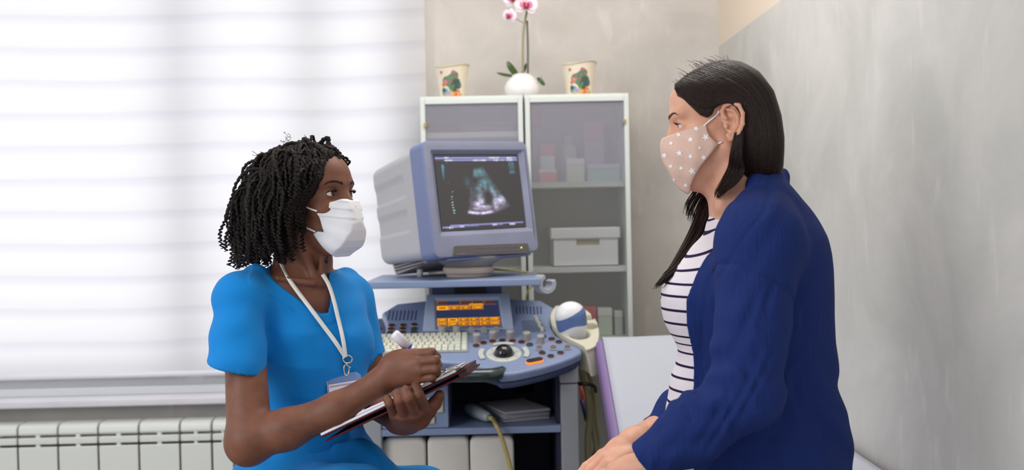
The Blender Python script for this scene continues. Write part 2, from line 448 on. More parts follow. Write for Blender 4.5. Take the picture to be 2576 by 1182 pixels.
MB().tube([(x0-0.25, WY-0.055, bz0-0.006), (bx1, WY-0.055, bz0-0.006)], 0.011, 12).build('bottom_rail', mat('rail_white', (236, 236, 244), 0.25), bl, True)
MB().tube([(x0-0.25, WY-0.055, 2.47), (bx1, WY-0.055, 2.47)], 0.03, 16).build('roller_tube', m_frame, bl, True)
# ---------------------------------------------------------------- radiator
m_rad = mat('radiator_enamel', (226, 230, 226), 0.3, coat=0.2)
rad = thing('radiator', 'white ribbed aluminium radiator under the window sill', 'radiator', (-1.5, WY-0.12, 0.1))
RY = WY-0.13
edges = [x for x in (-420, -318, -216, -114, -54, 48, 149, 250, 352, 455, 535, 590, 642, 694, 746)]
zr_top = P(300, 1061, RY)[2]
for a, b in zip(edges[:-1], edges[1:]):
    xa, xb = P(a, 1100, RY)[0]+0.0035, P(b, 1100, RY)[0]-0.0035
    zt_ = zr_top; z1_ = P(300, 1092, RY)[2]; z2_ = P(300, 1115, RY)[2]; xm = (xa+xb)/2; q = (xb-xa)*0.06
    s = MB()
    # rounded top cap
    prof = [(RY+0.06, z1_+0.004), (RY-0.012, z1_+0.004), (RY-0.016, z1_+0.012), (RY-0.012, zt_-0.012), (RY, zt_-0.003), (RY+0.02, zt_), (RY+0.06, zt_)]
    n = len(prof); v = [(xa, y, z) for y, z in prof]+[(xb, y, z) for y, z in prof]
    s.add(v, [tuple(range(n)), tuple(range(2*n-1, n-1, -1))]+[(i, n+i, n+(i+1) % n, (i+1) % n) for i in range(n)])
    s.box(xa, xb, RY-0.016, RY+0.05, z2_+0.005, z1_-0.004)
    s.box(xm-q, xm+q, RY-0.014, RY+0.05, z2_-0.01, z1_+0.01)
    s.box(xa, xb, RY-0.016, RY-0.004, 0.14, z2_-0.004)
    s.box(xm-0.008, xm+0.008, RY, RY+0.08, 0.14, zt_-0.02)
    s.build('radiator_section', m_rad, rad, bevel=0.003)
# ================================================================ CABINETS against the back wall
CYF = 3.76; CYB = WY-0.08
m_cab = mat('cabinet_white', (214, 220, 216), 0.4)
m_cabi = mat('cabinet_inside', (178, 176, 174), 0.6)
def hazy(name, c, k):
    mm = bpy.data.materials.new(name); mm.use_nodes = True; nt = mm.node_tree; b = nt.nodes['Principled BSDF']; o = nt.nodes['Material Output']
    b.inputs['Base Color'].default_value = lin(c); b.inputs['Roughness'].default_value = 0.25
    t = nt.nodes.new('ShaderNodeBsdfTransparent'); mx = nt.nodes.new('ShaderNodeMixShader'); mx.inputs[0].default_value = k
    nt.links.new(t.outputs[0], mx.inputs[1]); nt.links.new(b.outputs[0], mx.inputs[2]); nt.links.new(mx.outputs[0], o.inputs[0]); return mm
m_haze = hazy('frosted_glass', (176, 174, 186), 0.38)
m_haze2 = hazy('clear_glass', (170, 172, 170), 0.16)
m_brass = mat('brass', (190, 165, 110), 0.35, 0.8)
def X(px, py, Y): return P(px, py, Y)[0]
def Z(px, py, Y): return P(px, py, Y)[2]
ct = Z(1320, 237, CYF)
def cabinet(pa, pb, label, right, zlist):
    xa, xb = X(pa, 300, CYF), X(pb, 300, CYF); t = 0.016
    c = thing('glass_cabinet', label, 'cabinet', ((xa+xb)/2, (CYF+CYB)/2, 0), 'glass-fronted cabinets against the back wall')
    b = MB(); b.box(xa, xa+t, CYF+0.02, CYB, 0, ct); b.box(xb-t, xb, CYF+0.02, CYB, 0, ct); b.box(xa+t, xb-t, CYF+0.02, CYB, ct-0.018, ct)
    b.box(xa+t, xb-t, CYF+0.02, CYB, 0.0, 0.08)
    b.build('body', m_cab, c, bevel=0.0015)
    MB().box(xa+t, xb-t, CYB-0.006, CYB-0.001, 0.08, ct-0.018).build('back_panel', m_cabi, c)
    for z in zlist: MB().box(xa+t, xb-t, CYF+0.045, CYB-0.006, z-0.02, z).build('shelf', m_cab, c, bevel=0.001)
    d = MB(); w = 0.019; y0, y1 = CYF, CYF+0.018; zt2 = ct-0.010; zb = 0.05
    d.box(xa+0.002, xa+w, y0, y1, zb, zt2); d.box(xb-w, xb-0.002, y0, y1, zb, zt2); d.box(xa+w, xb-w, y0, y1, zt2-w, zt2); d.box(xa+w, xb-w, y0, y1, zb, zb+w)
    dr = d.build('door', m_cab, c, bevel=0.002)
    zm = Z(1450, 458, CYF)
    MB().box(xa+w-0.002, xb-w+0.002, y0+0.006, y0+0.010, zm, zt2-w+0.002).build('frosted_pane', m_haze, dr)
    MB().box(xa+w-0.002, xb-w+0.002, y0+0.006, y0+0.010, zb+w, zm).build('clear_pane', m_haze2, dr)
    kx = xb-w if right else xa+w; kz = Z(1560, 303, CYF)
    MB().box(kx-0.005, kx+0.005, y0-0.006, y0+0.004, kz-0.012, kz+0.004).build('hinge', m_brass, dr, bevel=0.001)
    return xa, xb
zA = Z(1450, 457, CYF+0.05); zB = Z(1450, 671, CYF+0.05); zC = Z(1450, 850, CYF+0.05); zG = Z(1450, 330, CYF+0.1)
cabinet(1056, 1317, 'left white cabinet with frosted glass door, mostly hidden behind the monitor', False, [zG, zA, zB, zC])
cabinet(1320, 1584, 'right white cabinet holding the white lidded box, beside the bare wall', True, [zA, zB, zC])
# things inside the right cabinet (and one shelf on the left)
def boxthing(name, label, cat, px0, px1, py0, zb, Y, dep, c, lid=None, group=None, hz=None):
    xa, xb = X(px0, py0, Y), X(px1, py0, Y); z1 = Z((px0+px1)/2, py0, Y) if hz is None else zb+hz
    if lid is None:
        o = MB().box(xa, xb, Y, Y+dep, zb+0.0005, z1).build(name, mat(name+'_m', c, 0.5), None, bevel=0.003); return tag(o, label, cat, group)
    o = thing(name, label, cat, ((xa+xb)/2, Y+dep/2, zb), group)
    MB().box(xa, xb, Y, Y+dep, zb+0.0005, z1-(z1-zb)*0.3).build('carton_body', mat(name+'_m', c, 0.5), o, bevel=0.003)
    MB().box(xa-0.0005, xb+0.0005, Y-0.0005, Y+dep+0.0005, z1-(z1-zb)*0.3+0.0003, z1).build('coloured_band', mat(name+'_b', lid, 0.5), o, bevel=0.003)
    return o
Yi = CYF+0.12
boxthing('medicine_box', 'pale green and lavender box beside the white bottle behind frosted glass', 'box', 1424, 1470, 398, zA, Yi, 0.06, (205, 222, 190), (222, 226, 222))
boxthing('medicine_box', 'teal green carton at the right end of the frosted shelf', 'box', 1478, 1560, 412, zA, Yi, 0.1, (140, 200, 180), (180, 190, 205))
boxthing('medicine_box', 'white box with a red band at the left of the frosted shelf', 'box', 1358, 1394, 362, zA, Yi, 0.07, (190, 214, 206), (205, 100, 100))
boxthing('medicine_box', 'low red and white box lying in front on the frosted shelf', 'box', 1356, 1400, 425, zA, CYF+0.07, 0.04, (214, 110, 90), (200, 214, 205))
bt = thing('plastic_bottle', 'tall white plastic bottle standing behind the frosted glass', 'bottle', P(1432, 455, Yi+0.1)*V(1, 1, 0)+V(0, 0, zA))
xb_, zt_ = X(1432, 400, Yi+0.1), Z(1432, 340, Yi+0.1)
M = frame((xb_, Yi+0.12, zA), (1, 0, 0), (0, 1, 0), (0, 0, 1)); H = zt_-zA
MB().lathe([(0.03, 0.001), (0.033, 0.006), (0.033, H*0.7), (0.027, H*0.78), (0.014, H*0.84), (0.014, H*0.86)], 24, M=M).build('bottle_body', mat('bottle_white', (226, 230, 230), 0.35), bt, True)
MB().lathe([(0.018, H*0.86), (0.018, H*0.99), (0.015, H)], 24, M=M).build('cap', mat('bottle_cap', (200, 205, 210), 0.4), bt, True)
# hanging red packet and pink boxes high up, on stacked cartons
boxthing('tall_carton', 'tall grey carton topped with red behind the frosted glass, left side', 'box', 1336, 1360, 262, zA, CYF+0.22, 0.06, (176, 172, 180), (208, 84, 104))
boxthing('tall_carton', 'lavender carton with a pink band in the middle of the frosted shelf', 'box', 1468, 1520, 305, zA, CYF+0.19, 0.05, (182, 178, 194), (206, 150, 172))
boxthing('tall_carton', 'lavender carton standing in the left cabinet above the monitor', 'box', 1160, 1290, 300, zG, CYF+0.2, 0.09, (182, 176, 192), (196, 164, 186), hz=0.05)
# white lidded storage box
sx0, sx1 = X(1386, 620, CYF+0.07), X(1561, 620, CYF+0.07)
sb = thing('storage_box', 'white lidded storage box with a handle slot on the cabinet shelf', 'box', ((sx0+sx1)/2, CYF+0.17, zB))
m_sb = mat('storage_white', (226, 228, 232), 0.45); Ys = CYF+0.07
zl = Z(1480, 600, Ys); ztp = Z(1480, 572, Ys)
xa, xb = sx0+0.006, sx1-0.006; hx0, hx1, hz0, hz1 = X(1450, 608, Ys), X(1508, 608, Ys), Z(1480, 616, Ys), Z(1480, 602, Ys)
b = MB(); b.box(xa, hx0, Ys, Ys+0.003, zB+.001, zl); b.box(hx1, xb, Ys, Ys+0.003, zB+.001, zl); b.box(hx0, hx1, Ys, Ys+0.003, zB+.001, hz0); b.box(hx0, hx1, Ys, Ys+.003, hz1, zl)
b.box(xa, xa+0.003, Ys, Ys+0.2, zB+.001, zl); b.box(xb-0.003, xb, Ys, Ys+0.2, zB+.001, zl); b.box(xa, xb, Ys+0.197, Ys+0.2, zB+.001, zl); b.box(xa, xb, Ys, Ys+0.2, zB+.001, zB+.004)
b.build('box_body', m_sb, sb)
MB().box(sx0, sx1, Ys-0.006, Ys+0.206, zl, ztp).build('lid', m_sb, sb, bevel=0.004)
tag(MB().box(hx0-0.02, hx1+0.02, Ys+0.01, Ys+0.06, zB+.006, hz1-0.002).build('contents', mat('beige_contents', (200, 190, 160), 0.7), sb), 'beige contents seen through the slot')
# lower shelf
boxthing('medicine_box', 'red packet behind the ultrasound probe on the low cabinet shelf', 'box', 1462, 1500, 772, zC, CYF+0.1, 0.05, (200, 60, 70), (214, 90, 96))
boxthing('medicine_box', 'pale green box on the low cabinet shelf beside the couch', 'box', 1504, 1540, 775, zC, CYF+0.1, 0.06, (200, 214, 200), (226, 230, 226))
boxthing('medicine_box', 'narrow grey box in the right corner of the low cabinet shelf', 'box', 1546, 1566, 782, zC, CYF+0.1, 0.06, (190, 196, 192), (214, 216, 216))
# ---------------------------------------------------------------- flower pots
def floral_pot(cx, yb, yt, rb, rt, label, tilt):
    Y = CYF+0.11; s = Y/F; zb = ct; zt = Z(cx, yt, Y); x = X(cx, 200, Y); Rb, Rt = rb*s, rt*s; H = zt-zb
    c = thing('flower_pot', label, 'pot', (x, Y, zb), 'floral ceramic pots on the cabinets')
    n = 48; v = []; f = []; prof = [(0.0, 0.0, 0), (0.9, 0.001, 0), (1.0, 0.004, 0)]
    def rad(t): return Rb+(Rt-Rb)*(t**1.25)
    rows = []
    for k in range(14):
        t = k/13; rows.append((rad(t), t*H, t))
    rows.append((Rt*1.04, H*0.985, 1)); rows.append((Rt*1.03, H*1.0, 1)); rows.append((Rt*0.97, H*0.995, 1))
    for k in range(8): t = 1-k/7*0.9; rows.append((rad(t)*0.94, t*H, t*0.5))
    for r, z, wv in rows:
        for i in range(n):
            a = 2*math.pi*i/n; ww = 0.05*H*math.sin(2*a+tilt)*max(0, wv-0.6)/0.4
            v.append((x+r*math.cos(a), Y+r*math.sin(a), zb+0.0005+z+ww))
    for j in range(len(rows)-1):
        for i in range(n):
            k = (i+1) % n; f.append((j*n+i, j*n+k, (j+1)*n+k, (j+1)*n+i))
    f.append(tuple(range(n-1, -1, -1))); L = (len(rows)-1)*n; f.append(tuple(range(L, L+n)))
    mesh_obj('pot_body', v, f, mat('pot_cream', (232, 220, 196), 0.35, noise=0.06, nscale=14), c, True)
    # painted bouquet: thin raised glaze patches on the wall of the pot
    cols = [(214, 120, 134), (196, 84, 104), (190, 100, 150), (62, 94, 150), (90, 150, 160), (96, 130, 96), (226, 104, 60), (140, 150, 200), (200, 170, 120), (70, 90, 70)]
    ms = [mat('glaze', q, 0.35) for q in cols]; b = MB()
    def blob(u, t, r, mi, asp=1.0, wob=0.15):
        a0 = -math.pi/2+u; q = []; m_ = 14
        for i in range(m_):
            an = 2*math.pi*i/m_; rr = r*(1+wob*math.sin(3*an+mi)); aa = a0+rr*math.cos(an)/rad(t)*asp; tt = t+rr*math.sin(an)/H
            R_ = rad(min(max(tt, 0.01), 1))+0.0006+0.00008*mi; q.append((x+R_*math.cos(aa), Y+R_*math.sin(aa), zb+max(tt, 0.012)*H))
        R_ = rad(t)+0.0010+0.0001*mi; q.append((x+R_*math.cos(a0), Y+R_*math.sin(a0), zb+t*H))
        b.add(q, [(i, (i+1) % m_, m_) for i in range(m_)], mi)
    sc = H/0.105
    for u, t, r, mi in ((-.18, .50, .020, 5), (.16, .62, .016, 5), (.32, .40, .017, 9), (.1, .28, .012, 5), (-.22, .52, .0165, 0), (-.16, .47, .009, 1), (-.24, .57, .006, 1), (.18, .70, .0125, 2), (.26, .62, .006, 1),
                        (.36, .44, .0145, 4), (.44, .42, .011, 3), (.46, .47, .008, 3), (-.48, .16, .012, 4), (-.36, .14, .009, 7), (-.62, .24, .007, 9), (.3, .12, .015, 6), (.36, .08, .010, 6), (.12, .1, .008, 0), (0, .03, .018, 8), (.55, .05, .014, 8), (-.4, .05, .010, 8), (-.68, .78, .005, 1), (-.6, .4, .006, 6), (.22, .24, .006, 9)):
        blob(u, t, r*sc, mi)
    b.build('floral_print', ms, c, False)
floral_pot(1137, 237, 168, 31, 43, 'cream pot with painted flowers at the left end of the cabinet top', 2.4)
floral_pot(1457, 233, 161, 33, 43, 'cream pot with painted flowers right of the orchid', 2.9)
# ---------------------------------------------------------------- orchid
Yo = CYF+0.12
orc = thing('potted_orchid', 'pink and white orchid in a round white pot between the painted pots', 'plant', (X(1313, 220, Yo), Yo, ct))
s = Yo/F; xo = X(1313, 220, Yo); zt = Z(1313, 186, Yo); H = zt-ct; Ro = 45*s
prof = [(Ro*0.6, 0.001), (Ro*0.8, 0.006)]+[(Ro*math.sin(math.pi*(0.5+(0.5-k/10)*0.55))*1.0, 0.01+(H-0.01)*(k/10)) for k in range(0, 8)]
prof = [(Ro*0.7, 0.001), (Ro*0.93, 0.012), (Ro*1.0, 0.03), (Ro*0.985, H*0.45), (Ro*0.90, H*0.64), (Ro*0.74, H*0.82), (Ro*0.55, H*0.94), (Ro*0.42, H), (Ro*0.38, H*0.99), (Ro*0.36, H*0.85)]
M = frame((xo, Yo, ct), (1, 0, 0), (0, 1, 0), (0, 0, 1))
MB().lathe(prof, 40, M=M).build('pot', mat('glazed_white', (236, 234, 234), 0.25, coat=0.4), orc, True)
m_leaf = mat('leaf_green', (62, 86, 44), 0.35, noise=0.3, nscale=20); m_stem = mat('stem_green', (150, 146, 112), 0.5); m_stake = mat('stake_dark', (92, 96, 84), 0.6)
def blade(name, pts, wmax, m, parent, up):
    p = spline(pts, 16); t = np.linspace(0, 1, 16); r = wmax*np.sqrt(np.clip(np.sin(np.pi*(0.08+0.92*t)), 0.002, 1))
    MB().tube(p, r, 10, flat=0.18, up=up).build(name, m, parent, True)
q = lambda px, py, dy=0: P(px, py, Yo+dy)
blade('leaf', [q(1303, 190), q(1293, 180, -.01), q(1284, 168, -.02), q(1276, 154, -.02)], 0.014, m_leaf, orc, (0.3, -1, 0.3))
blade('leaf', [q(1300, 192), q(1285, 190, -.02), q(1268, 188, -.03), q(1249, 183, -.03)], 0.010, m_leaf, orc, (0, -1, 1))
blade('leaf', [q(1312, 190), q(1316, 180, .01), q(1321, 170, .02), q(1324, 158, .02)], 0.008, m_leaf, orc, (1, -1, 0))
MB().tube(spline([q(1316, 190), q(1315, 140), q(1316, 90), q(1321, 52), q(1326, 20), q(1322, -20), q(1300, -50)], 30), 0.0042, 8).build('flower_stem', m_stem, orc, True)
MB().tube(spline([q(1328, 192, .01), q(1328, 120, .01), q(1326, 52, .01)], 6), 0.0036, 8).build('support_stake', m_stake, orc, True)
MB().tube(spline([q(1320, 60), q(1310, 54), q(1300, 48), q(1290, 44)], 8), 0.0015, 6).build('side_stem', m_stem, orc, True)
MB().tube(spline([q(1350, 212), q(1358, 200), q(1363, 196), q(1360, 190)], 10), 0.002, 6).build('aerial_root', mat('root_grey', (150, 160, 150), 0.6), orc, True)
blade('leaf', [q(1352, 196, -.02), q(1360, 203, -.03), q(1366, 210, -.03), q(1371, 214, -.03)], 0.008, m_leaf, orc, (0, -1, 0))
m_pet = mat('petal_white', (240, 226, 234), 0.6); m_pink = mat('petal_pink', (226, 130, 170), 0.6); m_lip = mat('petal_deep', (150, 30, 60), 0.5); m_yel = mat('petal_orange', (226, 120, 90), 0.5)
def flower(px, py, r, yaw, roll):
    r *= s; c = q(px, py, -0.03); R = rot('Z', yaw)@rot('Y', roll)
    pt = MB(); pk = MB(); lp = MB()
    for k, (a, l, w_) in enumerate(((90, .95, .34), (205, .92, .36), (335, .92, .36), (160, .98, .55), (20, .98, .55))):
        Rk = rot('Y', -a); cc = c+R@(Rk@V(l*r*0.52, 0.0 if k < 3 else -0.004, 0))
        pt.ball(cc, (l*r*0.5, 0.0022, w_*r), 16, R=R@Rk)
        pk.ball(c+R@(Rk@V(l*r*0.30, -0.003-(0.003 if k > 2 else 0), 0)), (l*r*0.27, 0.0018, w_*r*0.55), 12, R=R@Rk)
    lp.ball(c+R@V(0, -0.012, -r*0.12), (r*0.2, 0.006, r*0.2), 12, mi=0, R=R); lp.ball(c+R@V(0, -0.016, 0.0), (r*0.11, 0.005, r*0.11), 12, mi=1, R=R)
    lp.ball(c+R@V(-r*.13, -0.014, r*.1), (r*0.12, 0.004, r*0.12), 10, mi=0, R=R); lp.ball(c+R@V(r*.13, -0.014, r*.1), (r*0.12, 0.004, r*0.12), 10, mi=0, R=R)
    fl = pt.build('flower', m_pet, orc, True); pk.build('petal_blush', m_pink, fl, True); lp.build('flower_lip', [m_lip, m_yel], fl, True)
flower(1323, 15, 31, 5, 5); flower(1292, -2, 27, -15, -10); flower(1283, 42, 22, -35, 15)
# ================================================================ ULTRASOUND MACHINE
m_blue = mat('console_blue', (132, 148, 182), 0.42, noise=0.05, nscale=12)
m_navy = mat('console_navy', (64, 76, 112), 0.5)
m_lblue = mat('panel_light_blue', (182, 196, 220), 0.4)
m_hand = mat('handle_green_black', (40, 56, 58), 0.12, coat=0.6)
m_cart = mat('cart_grey', (158, 162, 168), 0.45, noise=0.05, nscale=6)
m_dark = mat('cart_inside', (22, 24, 34), 0.7)
m_cream = mat('holder_cream', (214, 210, 190), 0.4)
m_key = mat('key_ivory', (222, 222, 204), 0.5)
m_knob = mat('knob_grey', (166, 163, 163), 0.5)
m_btn = mat('button_black', (44, 42, 46), 0.4); m_btng = mat('button_green_black', (48, 66, 66), 0.35)
m_org = mat('button_orange_rim', (206, 128, 96), 0.4, emit=(255, 130, 60), estr=0.03)
m_org2 = mat('button_orange_lit', (255, 140, 40), 0.4, emit=(255, 130, 30), estr=0.8)
m_black = mat('gloss_black', (8, 8, 10), 0.06, coat=0.5)
m_trk = mat('track_ring', (196, 200, 192), 0.4)
DN = V(0, -0.357, 1); DN /= np.linalg.norm(DN); D0 = V(0, 3.2, 0.865); DX = V(1, 0, 0); DY = np.cross(DN, DX)
def DP(px, py, h=0): return PPl(px, py, D0+DN*h, DN)
def DL(px, py, h=0): q = DP(px, py, h)-D0; return (q@DX, q@DY)
MD = frame(D0, DX, DY, DN)
us = thing('ultrasound_machine', 'blue and grey ultrasound cart with control console, keyboard and lit touch panel', 'ultrasound machine', (P(1200, 1100, 3.4)[0], 3.4, 0))
# console deck
xl = -1  # left side mirrors the right side about the centre line
cx0 = DL(1178, 830)[0]
rp = [DL(*q) for q in ((1260, 941), (1296, 938), (1330, 931), (1368, 922), (1405, 911), (1440, 898), (1464, 886), (1462, 876), (1430, 862), (1400, 843), (1386, 822), (1386, 800), (1398, 776), (1362, 755), (1283, 750))]
lp_ = [(2*cx0-x, y) for x, y in rp]
fr_ = [DL(*q) for q in ((1246, 932), (1205, 921), (1150, 912), (1095, 908), (1042, 907))]
outline = rp[::-1][:0]
outline = rp+lp_[::-1][:-5]+[DL(*q) for q in ((928, 910), (969, 912), (1000, 908))]+fr_[::-1]
deck = MB().prism(outline, -0.030, 0.0, M=MD).build('console', m_blue, us, bevel=0.009, bseg=4)
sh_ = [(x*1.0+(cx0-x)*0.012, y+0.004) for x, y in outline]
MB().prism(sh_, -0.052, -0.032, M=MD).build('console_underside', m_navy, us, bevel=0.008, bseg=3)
MB().prism([(cx0-0.30, 0.02), (cx0+0.27, 0.02), (cx0+0.27, 0.33), (cx0-0.30, 0.33)], -0.10, -0.053, M=MD).build('console_support', m_navy, us, bevel=0.004)
# hand rest bar with its recess lip
hp = spline([P(915, 934, 3.09), P(960, 942, 3.04), (P(1060, 944, 3.02)), P(1150, 945, 3.015), P(1215, 944, 3.02), P(1247, 941, 3.035), P(1262, 936, 3.07)], 40)
MB().tube(hp, 0.0190, 16, up=(0, 0, 1)).build('hand_rest', m_hand, us, True)
rp_in = [DL(1262, 940), DL(1246, 934), DL(1205, 923), DL(1150, 914), DL(1042, 909), DL(940, 912), DL(940, 930), DL(1060, 938), DL(1200, 939)]
MB().prism(rp_in[::-1], -0.020, -0.010, M=MD).build('hand_rest_recess', m_navy, us, bevel=0.003)
# keyboard
kb0 = DL(1176.5, 839.5); kb1 = DL(1179, 885); KH = kb0[1]-kb1[1]; rp_ = KH/6.0; kw = 0.0190
kx1 = kb0[0]; 
kbd = MB().prism(rrect(kx1-0.30, kx1+0.003, kb1[1]-0.003, kb0[1]+0.002, 0.004), 0.0006, 0.003, M=MD).build('keyboard', mat('keyboard_bed', (150, 152, 150), 0.6), us)
def key(x0_, x1_, y0_, y1_, m_=None, h=0.008):
    g = 0.0009; t = 0.0022
    a = [(x0_+g, y0_+g), (x1_-g, y0_+g), (x1_-g, y1_-g), (x0_+g, y1_-g)]; b = [(x0_+t, y0_+t*0.8), (x1_-t, y0_+t*0.8), (x1_-t, y1_-t*1.3), (x0_+t, y1_-t*1.3)]
    v = [(x, y, 0.003) for x, y in a]+[(x, y, h) for x, y in b]
    MB().add(v, [(3, 2, 1, 0), (4, 5, 6, 7)]+[(i, (i+1) % 4, 4+(i+1) % 4, 4+i) for i in range(4)], 0, MD).build('key', m_ or m_key, kbd, bevel=0.0008)
kxr = kx1-0.0185
m_key2 = mat('key_greenish', (208, 214, 200), 0.5)
for r in range(6):
    y1_ = kb0[1]-r*rp_; y0_ = y1_-rp_
    if r < 5: key(kx1-0.0180, kx1, y0_ if r < 4 else y0_-rp_, y1_, m_key2)
    x = kxr-0.0005
    ws = {0: [1.0]*14, 1: [1.5]+[1.0]*12, 2: [1.2]+[1.0]*12, 3: [1.7]+[1.0]*11+[1.2], 4: [1.0, 1.0]+[1.0]*10+[1.4], 5: [1.0, 1.0, 1.0, 1.0, 1.0, 5.6, 1.2, 1.2]}[r]
    for i, w_ in enumerate(ws):
        a = x-w_*kw
        if a < kx1-0.302: break
        key(a, x, y0_, y1_, m_key2 if (i < 2 and r > 0) or (r == 5 and i < 5) else None); x = a
# round buttons
def disc(mb, px, py, r, h, mi, h0=0.0, n=20, dx=0, dy=0):
    u, v = DL(px, py); mb.lathe([(r, h0), (r, h*0.8+h0*.2), (r*0.92, h)], n, mi, frame(D0+DX*u+DY*v, DX, DY, DN))
for px, py, g in ((985, 820, 0), (1014, 819.5, 0), (1042, 818, 0), (956, 829.6, 0), (983, 829, 0), (1013, 828, 0), (1041.5, 828, 1), (981, 838, 1), (1012.4, 837, 1), (1041, 836.4, 1),
                  (1198, 871, 0), (1216.4, 864, 0), (1239, 860, 0), (1263.5, 858, 0), (1289, 859, 0), (1312, 862, 0), (1332.6, 867.6, 1), (1366, 847, 1), (1388, 854, 0), (1405.7, 861.5, 0), (1364, 889, 0), (1385.4, 897, 0), (1410, 888.5, 0)):
    b = MB()
    if not g: disc(b, px, py, 0.0106, 0.0024, 1)
    disc(b, px, py, 0.0102, 0.0045, 0, 0.0024 if not g else 0.0)
    b.build('button', [m_btng if g else m_btn, m_org], deck, bevel=0.0006)
def pill(cpx, cpy, L, R_, ang, h0, h, m_, name):
    u, v = DL(cpx, cpy); ca, sa = math.cos(ang), math.sin(ang); pts = []
    for sg in (1, -1):
        for i in range(9):
            a = -math.pi/2+math.pi*i/8; x = sg*(L/2-R_)+sg*R_*math.cos(a); y = sg*R_*math.sin(a); pts.append((u+x*ca-y*sa, v+x*sa+y*ca))
    return MB().prism(pts, h0, h, M=MD).build(name, m_, deck, bevel=0.001)
pill(1345, 911, 0.054, 0.0112, 0.35, 0.0, 0.005, m_org2, 'freeze_button'); pill(1345, 910, 0.051, 0.0098, 0.35, 0.0051, 0.0085, m_btn, 'freeze_button_cap')
# knobs and paddles
for px, py, o_ in ((1112.6, 838, 0), (1149.4, 838, 0), (1199.6, 858, 1), (1239.6, 851.5, 1), (1283, 850, 1), (1325, 854, 1), (1360, 862, 1)):
    b = MB(); u, v = DL(px, py); M = frame(D0+DX*u+DY*v, DX, DY, DN)
    if o_: b.lathe([(0.0125, 0), (0.0125, 0.0025)], 20, 1, M)
    pr = [(0.0112, 0.0005), (0.0118, 0.003)]+[(0.0115+0.0003*(k % 2), 0.004+k*0.0022) for k in range(9)]+[(0.0116, 0.0235), (0.0106, 0.025)]
    b.lathe(pr, 24, 0, M); b.build('knob', [m_knob, m_org], deck, True)
for px, py in ((1186, 836), (1217.5, 835), (1248.6, 834), (1356.5, 879.5), (1391.5, 879.5), (1427, 878.5)):
    u, v = DL(px, py); q = [(-0.0092, 0)]+[(-0.0085*math.cos(math.pi*i/12), 0.010+0.0085*math.sin(math.pi*i/12)) for i in range(13)]+[(0.0092, 0)]
    M = frame(D0+DX*u+DY*v, DX, DN, -DY)
    b = MB().prism(q[::-1], -0.0025, 0.0025, M=M); b.box(-0.011, 0.011, 0, 0.004, -0.004, 0.007, M=M); b.build('paddle', m_knob, deck, bevel=0.001)
# trackball
u, v = DL(1267.6, 891); M = frame(D0+DX*u+DY*v, DX, DY, DN)
rg = MB().lathe([(0.053, 0), (0.053, 0.002), (0.050, 0.0042), (0.033, 0.0042), (0.031, 0.001)], 48, M=M, cap=False).build('trackball_ring', m_trk, deck, True)
for k in range(8):
    a = math.radians(45*k+12); MB().box(0.036, 0.048, -0.0004, 0.0004, 0.0042, 0.0046, M=M@frame((0, 0, 0), (math.cos(a), math.sin(a), 0), (-math.sin(a), math.cos(a), 0), (0, 0, 1))).build('tick_mark', m_btn, deck)
MB().ball(D0+DX*u+DY*v+DN*0.002, 0.0285, 32).build('trackball', m_black, deck, True)
def arcpad(px, py, a0, a1, ri, ro):
    c = (u, v); q = []
    for i in range(11): a = math.radians(a0+(a1-a0)*i/10); q.append((c[0]+ro*math.cos(a), c[1]+ro*math.sin(a)))
    for i in range(11): a = math.radians(a1-(a1-a0)*i/10); q.append((c[0]+ri*math.cos(a), c[1]+ri*math.sin(a)))
    MB().prism(q, 0.0, 0.007, M=MD).build('crescent_key', m_trk, deck, bevel=0.003)
arcpad(0, 0, 155, 208, 0.060, 0.076); arcpad(0, 0, -22, 30, 0.060, 0.076); arcpad(0, 0, 62, 118, 0.060, 0.070)
# sliders
b = MB()
for k in range(9):
    y = 808+(835-808)*k/8; a = DL(1312+k*.6, y); c = DL(1362+k*1.4, y+.3); b.box(a[0], c[0], a[1]-0.0009, a[1]+0.0009, 0.0002, 0.0006, M=MD)
b.build('slider_slots', m_dark, deck)
for k in range(9):
    t = k/8; a = DL(1347+17*t+1.5*math.sin(k*2), 801+33*t); MB().box(a[0]-0.005, a[0]+0.005, a[1]-0.0022, a[1]+0.0022, 0.0007, 0.010, M=MD).build('slider_cap', m_cream, deck, bevel=0.001)
for xa, xb, ya, yb, n in ((976, 1044, 781, 806, 8), (1300, 1362, 771, 790, 8)):
    b = MB()
    for k in range(n):
        x = xa+(xb-xa)*k/(n-1); a = DL(x, yb); c = DL(x, ya); b.box(a[0]-0.0022, a[0]+0.0022, a[1], c[1], 0.0002, 0.0007, M=MD)
    b.build('vent_slots', m_navy, deck)
# ---------------------------------------------------------------- touch panel
BL, BR_ = DP(1063, 833), DP(1293, 828); TM = P(1176, 738, 3.455)
ex = BR_-BL; W_ = np.linalg.norm(ex); ex /= W_; up = TM-(BL+BR_)/2; up -= ex*(up@ex); HH = np.linalg.norm(up); ey = up/HH; ez = np.cross(ex, ey)
MT = frame(BL, ex, ey, ez)
def TL_(px, py, h=0): q = PPl(px, py, BL+ez*h, ez)-BL; return (q@ex, q@ey)
o4 = [TL_(*q) for q in ((1063, 833), (1293, 828), (1280, 737), (1073, 741))]
i4 = [TL_(*q) for q in ((1098, 826), (1264, 821), (1254, 751), (1095, 754))]
m4 = [TL_(*q) for q in ((1095, 829), (1267, 824), (1256, 746), (1092, 749))]
v = [(x, y, -0.055) for x, y in o4]+[(x, y, 0) for x, y in o4]+[(x, y, 0) for x, y in m4]+[(x, y, -0.008) for x, y in i4]
f = [(3, 2, 1, 0)]+[(k*4+i, k*4+(i+1) % 4, k*4+4+(i+1) % 4, k*4+4+i) for k in range(3) for i in range(4)]+[(12, 13, 14, 15)]
tp = MB().add(v, f, 0, MT).build('touch_panel', m_lblue, us, bevel=0.005, bseg=3)
